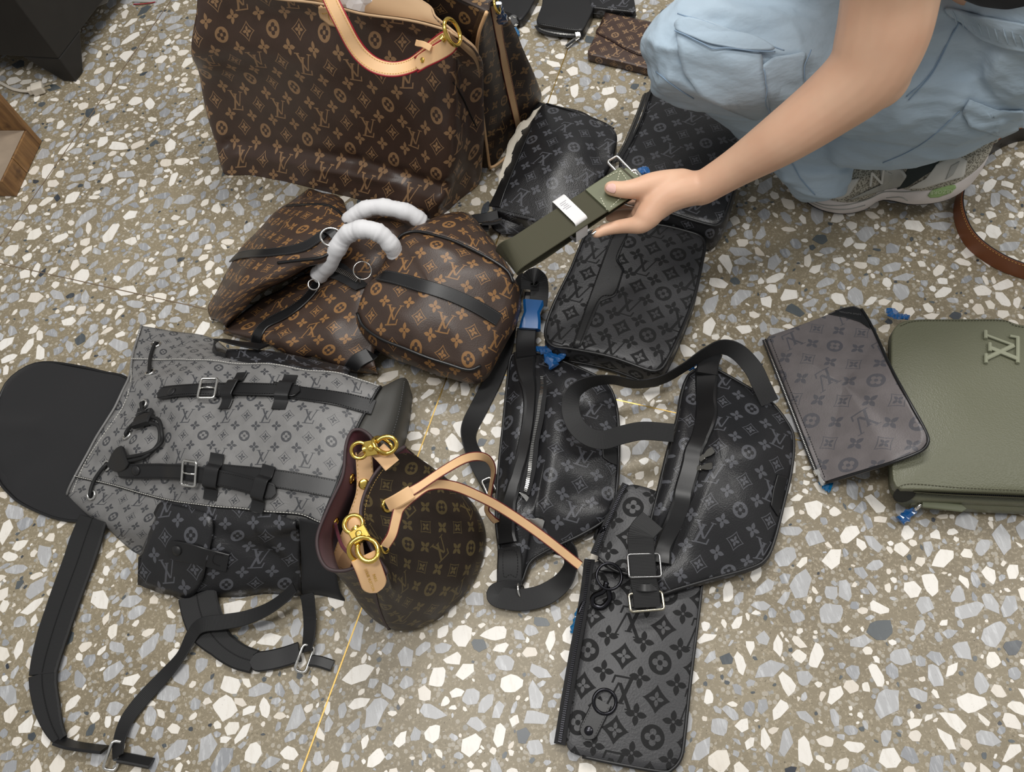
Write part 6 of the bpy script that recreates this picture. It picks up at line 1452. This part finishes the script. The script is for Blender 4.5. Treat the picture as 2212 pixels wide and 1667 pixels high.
# ---------------------------------------------------------------- folded olive strap in the hand
def make_held_strap():
    c = 'tr'
    pq = lambda p: PT(c, (p[0], p[1], p[2] + DZ))
    wq = lambda *ps: [pq(p) for p in ps]
    t = thing('bag_strap', pq((480, 700, .225)), 'folded olive webbing bag strap with a white paper band, held in the hand', 'strap')
    def lp(pts): return cr(wq(*pts), 8)
    up = np.array([0, 0, 1.0])
    def norms(P, flip=None):
        N = []
        for i in range(len(P)):
            tg = unit(P[min(i + 1, len(P) - 1)] - P[max(i - 1, 0)]); hz = unit(np.cross(up, (P[0] - P[10]) * [1, 1, 0])); N.append(unit(np.cross(tg, hz)))
        return N
    P = lp([(800, 497, .266), (625, 612, .265), (480, 705, .264), (350, 790, .262), (240, 862, .259), (170, 908, .252), (140, 935, .236), (150, 945, .218), (230, 905, .208), (330, 840, .212), (450, 755, .222), (600, 650, .231), (760, 545, .236)])
    N = norms(P); N = [n if i < 42 else n for i, n in enumerate(N)]
    s = ribbon('webbing', P, N, .055, .0028, M['olive_webbing'], t); BASE[s.name] = BASE[t.name]
    for z, x0 in ((.2575, 250), (.250, 262), (.2425, 250)):
        y0 = 855 if x0 == 250 else 850; P2 = lp([(780, 512, z), (600, 630, z), (430, 742, z), (x0 + 60, y0 - 35, z - .002)]); ribbon('webbing_layer', P2, [up] * len(P2), .053, .0024, M['olive_webbing'], t)
    # leather end with crossed stitching
    P = lp([(612, 622, .2685), (700, 563, .2685), (790, 504, .2685)]); e = ribbon('leather_end', P, [up] * len(P), .057, .0042, M['olive_smooth_leather'], t); BASE[e.name] = BASE[t.name]
    te = bvh(e)
    for q in ([(590, 535), (735, 462)], [(735, 462), (790, 545)], [(790, 560), (668, 672)], [(668, 672), (590, 535)], [(590, 535), (740, 540)], [(735, 462), (700, 600)]):
        Pq, Nq = lay(te, c, q, .0006, n=6); stitches('stitching', Pq, Nq, M['green_stitch'], e, step=.0052, dash=.0032, w=.0012)
    # paper band
    mid = pq((468, 716, .246)); d = unit((pq((800, 497, .246)) - pq((300, 828, .246)))); sd = np.cross(up, d)
    R2 = rounded([(-.030, -.024), (.030, -.024), (.030, .024), (-.030, .024)], .006, 4); Pb = [mid + sd * a + up * b for a, b in R2]; Nb = []
    for i in range(len(Pb)): tg = unit(Pb[(i + 1) % len(Pb)] - Pb[i - 1]); nn = unit(np.cross(tg, d)); Nb.append(nn if nn @ (Pb[i] - mid) > 0 else -nn)
    b = ribbon('paper_band', Pb, Nb, .023, .0006, M['white_paper'], t, closed=True); BASE[b.name] = BASE[t.name]
    tb_ = mid + up * .0246
    for k, ln in enumerate(('LV MADE', 'STRAP', 'PARIS')): pass
    for k in range(5): V, Fc = box_vf(tb_ + sd * (.016 - .0035 * k) - d * .002 * (k % 2), d * (.006 - .001 * (k % 3)), sd * .0006, up * .0001); obj('print_line', V, Fc, M['print_grey'], b, smooth=False)
    # hardware
    q = pq((745, 455, .264)); loop_rect('end_loop', q, (.1, -.1, 1), unit(d), .050, .020, .0022, M['silver_metal'], t)
    tube('clip_bar', cr(wq((790, 470, .262), (815, 462, .262), (835, 480, .262), (850, 500, .262)), 5), .0035, M['silver_metal'], t)
    P = lp([(745, 470, .262), (790, 500, .262), (830, 530, .262)]); ribbon('leather_loop', P, [up] * len(P), .020, .006, M['olive_smooth_leather'], t)
    film('film_wrap', c, [(828, 478, .302), (855, 462, .302), (885, 468, .298)], .26, M['blue_film'], t, 22)
    ring('end_loop', pq((795, 628, .248)), (.1, -.2, 1), .012, .0018, M['silver_metal'], t, ry=.007)
    tube('end_loop', cr(wq((585, 800, .243), (605, 785, .243), (630, 765, .243)), 4), .0022, M['silver_metal'], t)
make_held_strap()
# ---------------------------------------------------------------- wallets at the back
def make_wallets():
    c = 'wa'
    t = thing('wallet', PT(c, (420, 30, 0.0)), 'black leather zip wallet half hidden behind the brown bag with tan piping', 'wallet', 'wallets at the back')
    b, E = puffy('body', cr(wp(c, *[(x, y, .025) for x, y in ((200, -160), (450, -200), (690, -170), (615, 30), (545, 150), (460, 235), (380, 185), (280, 145), (190, 80))]), 5, True), .025, M['black_leather'], t, puff=.003)
    tree = bvh(b); P, N = lay(tree, c, [(280, 138), (370, 170), (440, 212)], .001); stitches('stitching', P, N, M['black_stitch'], t)
    V, Fc = disc_vf(PT(c, (385, 245, .020)), (.05, -.5, .8), .014, .003, seg=24); tab = obj('pull_tab', V, Fc, M['black_leather'], t); BASE[tab.name] = BASE[t.name]
    for k, (x, y) in enumerate(((335, 222), (385, 205), (400, 212), (412, 300), (430, 296), (395, 305))): p, n = hit(bvh(tab), c, x, y, .0005); V, Fc = disc_vf(p, n, .003 if k in (0, 3) else .0012, .0006, seg=10); obj('printed_mark', V, Fc, M['white_stitch'], tab)
    film('film_wrap', c, [(400, 330, .014), (410, 380, .010), (420, 430, .008)], .01, M['teal_film'], t, 31)
    t = thing('wallet', PT(c, (960, 150, 0.0)), 'black leather zip-around wallet with a long silver pull, above the floor joint', 'wallet', 'wallets at the back')
    O = [(765, -80), (1030, -80), (1290, -70), (1345, 60), (1270, 250), (1215, 345), (1170, 362), (1000, 345), (840, 315), (700, 290), (660, 250), (668, 200), (720, 60)]
    b, E = puffy('body', cr(wp(c, *[(x, y, .028) for x, y in O]), 5, True), .028, M['black_leather'], t, puff=.003, edge=.004)
    tree = bvh(b)
    P = cr(wp(c, (662, 300, .016), (700, 345, .016), (780, 375, .016), (900, 398, .016), (1030, 412, .016), (1140, 415, .016)), 6); N = [unit(np.array([.1, -.75, .65]))] * len(P); zipper(P, N, t, M['black_cloth'], M['silver_metal'], w=.006, step=.0028)
    V, Fc = box_vf(PT(c, (1150, 415, .018)), np.array([.006, 0, 0]), np.array([0, .005, .002]), np.array([0, -.002, .004])); s = obj('zip_slider', V, Fc, M['silver_metal'], t, smooth=False, bevel=.001); BASE[s.name] = BASE[t.name]
    P, N = free(c, [(1160, 440, .014), (1090, 490, .009), (1010, 560, .006)], 5); ribbon('zip_pull', P, N, .011, .002, M['silver_metal'], s)
    P, N = free(c, [(1120, 475, .0125), (1060, 520, .009), (1015, 552, .0075)], 4); ribbon('pull_inlay', P, N, .006, .0016, M['black_leather'], s)
    P, N = lay(tree, c, [(700, 280), (850, 305), (1000, 335), (1170, 350)], .001); stitches('stitching', P, N, M['black_stitch'], t)
    t = thing('wallet', PT(c, (1560, 20, 0.0)), 'black monogram folded wallet at the top edge next to the knee', 'wallet', 'wallets at the back')
    b, E = puffy('body', resample(rounded(wp(c, *[(x, y, .03) for x, y in ((1278, -160), (1560, -170), (1800, -160), (1848, 125), (1810, 142), (1330, 92), (1300, 60))]), .003), 100, True), .03, M['black_canvas_fine'], t, puff=.002, edge=.003, udir=udir(c, 1560, 20, 1, .1, .03))
    P, N = lay(bvh(b), c, [(1320, 78), (1560, 100), (1825, 128)], .0006); stitches('stitching', P, N, M['black_stitch'], t)
    tube('fold_edge', [np.array([e[0], e[1], .015]) for e in E], .0016, M['black_leather'], t, closed=True, m=6)
    t = thing('wallet', PT(c, (1700, 500, 0.0)), 'brown monogram envelope wallet with a brass snap beside the knee', 'wallet', 'wallets at the back')
    b, E = puffy('body', resample(rounded(wp(c, *[(x, y, .022) for x, y in ((1480, 152), (1950, 248), (2330, 330), (2260, 890), (2030, 832), (1650, 735), (1275, 650), (1268, 610), (1370, 392))]), .004), 120, True), .022, M['wallet_canvas'], t, puff=.004, edge=.003, udir=udir(c, 1700, 500, 1, .24, .02), uoff=(.01, .012))
    tree = bvh(b)
    fp, _ = patch('flap', tree, c, [(1480, 155), (1950, 250), (2320, 335), (2270, 600), (2000, 662), (1880, 655), (1720, 585), (1560, 490), (1372, 395)], .002, M['wallet_canvas'], t, th=.003, uvdir=udir(c, 1700, 500, 1, .24, .02)); BASE[fp.name] = BASE[t.name]
    P, N = lay(tree, c, [(1372, 398), (1560, 494), (1720, 590), (1880, 660), (2000, 668)], .0015); plain('wallet_edge', (52, 34, 30), .5); tube('flap_edge', P, .0014, M['wallet_edge'], fp, m=6)
    p, n = hit(bvh(fp), c, 1918, 565, .0); button('snap', p, n, .0042, .002, M['gold_metal'], t, .001)
make_wallets()

# ---------------------------------------------------------------- belt
def make_belt():
    plain('belt_brown', (120, 68, 36), .5, grain=500, gs=.2); plain('belt_black', (34, 32, 32), .5, grain=500, gs=.2)
    pts = [(2560, 470), (2520, 380), (2430, 325), (2320, 300), (2212, 302), (2150, 325), (2105, 365), (2070, 420), (2062, 470), (2085, 528), (2140, 573), (2212, 602), (2320, 622), (2440, 610), (2520, 560), (2558, 500)]
    P = cr([W(x, y, .0) for x, y in pts], 6); t = thing('belt', P.mean(0) * [1, 1, 0], 'belt coiled on its edge, brown outside and black inside, by the sneaker', 'belt')
    ctr = P.mean(0); N = [unit((p - ctr) * [1, 1, 0]) for p in P]; N = np.array(N)
    Q = P + np.array([0, 0, .0195]); 
    ribbon('outer_strap', Q + N * .0013, list(N), .037, .0024, M['belt_brown'], t); ribbon('inner_lining', Q - N * .0013, list(N), .037, .0024, M['belt_black'], t)
    stitches('stitching', Q + N * .0028 + np.array([0, 0, .016]), N, M['tan_stitch'], t, step=.006, dash=.003, w=.0006)
    for i in (24, 30): V, Fc = disc_vf(Q[i] - N[i] * .0022, -N[i], .0022, .0006, seg=10); obj('belt_hole', V, Fc, M['black_stitch'], t)
make_belt()

# ---------------------------------------------------------------- cabinet, crate, plug
def make_cabinet():
    plain('cabinet_black', (30, 28, 26), .55, var=.08, grain=60, gs=.05); plain('cabinet_dust', (86, 80, 68), .8)
    C0 = W(127, 127, .07); L = W(-60, 116, .07) - C0; R = W(262, -50, .07) - C0; e1, e2 = unit(L), unit(R)
    t = thing('cabinet', np.array([C0[0], C0[1], 0]), 'black cabinet on tapered feet in the far left corner', 'cabinet'); up = np.array([0, 0, 1.0])
    w, d, h = .55, .50, .62; C0 = C0 + up * .0
    V = [C0, C0 + e1 * w, C0 + e1 * w + e2 * d, C0 + e2 * d]; V = V + [v + up * h for v in V]
    n3 = unit(np.cross(e2, e1))
    o = obj('carcass', V, [(0, 3, 2, 1), (4, 5, 6, 7), (0, 1, 5, 4), (1, 2, 6, 5), (2, 3, 7, 6), (3, 0, 4, 7)], M['cabinet_black'], t, smooth=False, bevel=.003)
    # tapering foot blocks under the corners
    for k, (q, a, b) in enumerate(((C0, e1, e2), (C0 + e1 * w, -e1, e2), (C0 + e2 * d, e1, -e2))):
        fl_ = q * [1, 1, 0]; T = [q, q + a * .10, q + a * .10 + b * .03, q + a * .03 + b * .03, q + a * .03 + b * .10, q + b * .10]; Bm = [fl_, fl_ + a * .035, fl_ + a * .035 + b * .015, fl_ + a * .015 + b * .015, fl_ + a * .015 + b * .035, fl_ + b * .035]
        Vf = T + [v + np.array([0, 0, .001]) for v in Bm]; Ff = [(i, (i + 1) % 6, (i + 1) % 6 + 6, i + 6) for i in range(6)] + [tuple(range(5, -1, -1)), tuple(range(6, 12))]
        obj('foot', Vf, Ff, M['cabinet_black'], t, smooth=False, bevel=.003)
    V, Fc = disc_vf(W(150, 145, .03), (.2, -.8, .3), .006, .003, seg=12); obj('foot_screw', V, Fc, M['cabinet_dust'], t)
make_cabinet()
def make_crate():
    m, N, b = base_mat('crate_wood'); tc = N.new('ShaderNodeTexCoord').outputs['Object']; mp = N.new('ShaderNodeMapping'); N.l.new(tc, mp.inputs[0]); mp.inputs['Scale'].default_value = (1, 1, .12)
    g = N.noise(mp.outputs[0], 90, 5, .6); c1 = N.mix(N.ramp(g, .3, .7), lin((150, 112, 68)), lin((98, 68, 40))); k = N.noise(tc, 22, 3); N.l.new(N.mix(N.ramp(k, .6, .75), c1, lin((74, 50, 30))), b.inputs['Base Color']); b.inputs['Roughness'].default_value = .6; bump(N, b, g, .3, .0008)
    plain('crate_dusty', (150, 134, 116), .8, var=.05); up = np.array([0, 0, 1.0])
    A, B = W(37, 425), W(92, 305); e = unit(B - A); n = np.array([-e[1], e[0], 0]); n = n if n[0] < 0 else -n; L = np.linalg.norm(B - A)
    lf = W(-40, 424) - A; lf = unit(lf * [1, 1, 0])
    t = thing('wooden_crate', A * [1, 1, 0], 'brown wooden crate at the left edge of the picture', 'crate')
    def board(nm, o_, u, w_, v, d_, h0, h1, mat):
        V = [o_, o_ + u * w_, o_ + u * w_ + v * d_, o_ + v * d_]; V = [np.array([q[0], q[1], h0]) for q in V] + [np.array([q[0], q[1], h1]) for q in V]
        return obj(nm, V, [(0, 3, 2, 1), (4, 5, 6, 7), (0, 1, 5, 4), (1, 2, 6, 5), (2, 3, 7, 6), (3, 0, 4, 7)], mat, t, smooth=False, bevel=.0015)
    board('bottom_board', A, e, L * .40, lf, .34, .001, .050, M['crate_wood']); board('bottom_board', A + e * (L * .40 + .0012), e, L * .52, lf, .34, .001, .0495, M['crate_wood'])
    board('shelf_face', A + lf * .004, e, L * .9, lf, .33, .0502, .0512, M['crate_dusty'])
    board('back_board', B - e * .016, e, .016, lf, .34, .001, .16, M['crate_wood']); board('side_board', A + lf * .325, e, L * .9, lf, .016, .052, .16, M['crate_wood'])
make_crate()
def make_plug():
    plain('cord_white', (214, 206, 192), .5)
    t = thing('power_plug', W(85, 195), 'white two-pin plug and cord on the floor by the cabinet', 'plug')
    d = unit(W(104, 186) - W(66, 197)); up = np.array([0, 0, 1.0]); s = np.cross(up, d); p = W(82, 191, .012)
    V, Fc = join([box_vf(p, d * .014, s * .013, up * .010)]); o = obj('plug_body', V, Fc, M['cord_white'], t, smooth=False, bevel=.003)
    V, Fc = box_vf(p - d * .018, d * .006, s * .008, up * .007); obj('cord_grip', V, Fc, M['cord_white'], t, smooth=False, bevel=.002)
    for k in (-1, 1): V, Fc = box_vf(p + d * .022 + s * k * .0065, d * .009, s * .0008, up * .0035); obj('prong', V, Fc, M['silver_metal'], t, smooth=False)
    for k in (-1, 1): tube('cord', cr([W(-50, 152, .004), W(0, 178, .004), W(25, 191, .004), W(45, 196, .005), W(66, 197, .012)], 6) + s * k * .0022, .0024, M['cord_white'], t)
make_plug()
def make_sleeve():
    plain('clear_plastic', (205, 205, 200), .25, alpha=.55)
    t = thing('plastic_sleeve', W(312, -5), 'clear plastic sleeve with a red edge at the top by the cabinet', 'sleeve')
    q = [W(286, 4, .002), W(338, 6, .002), W(352, -40, .002), W(300, -40, .002)]; V = q + [v + np.array([0, 0, .0012]) for v in q]
    obj('sheet', V, [(3, 2, 1, 0), (4, 5, 6, 7), (0, 1, 5, 4), (1, 2, 6, 5), (2, 3, 7, 6), (3, 0, 4, 7)], M['clear_plastic'], t, smooth=False)
    P = [W(288, 9, .003), W(312, 8, .003), W(336, 4, .003)]; ribbon('red_seal', cr(P, 4), [np.array([0, 0, 1.0])] * 9, .003, .0008, M['red_edge'], t)
make_sleeve()
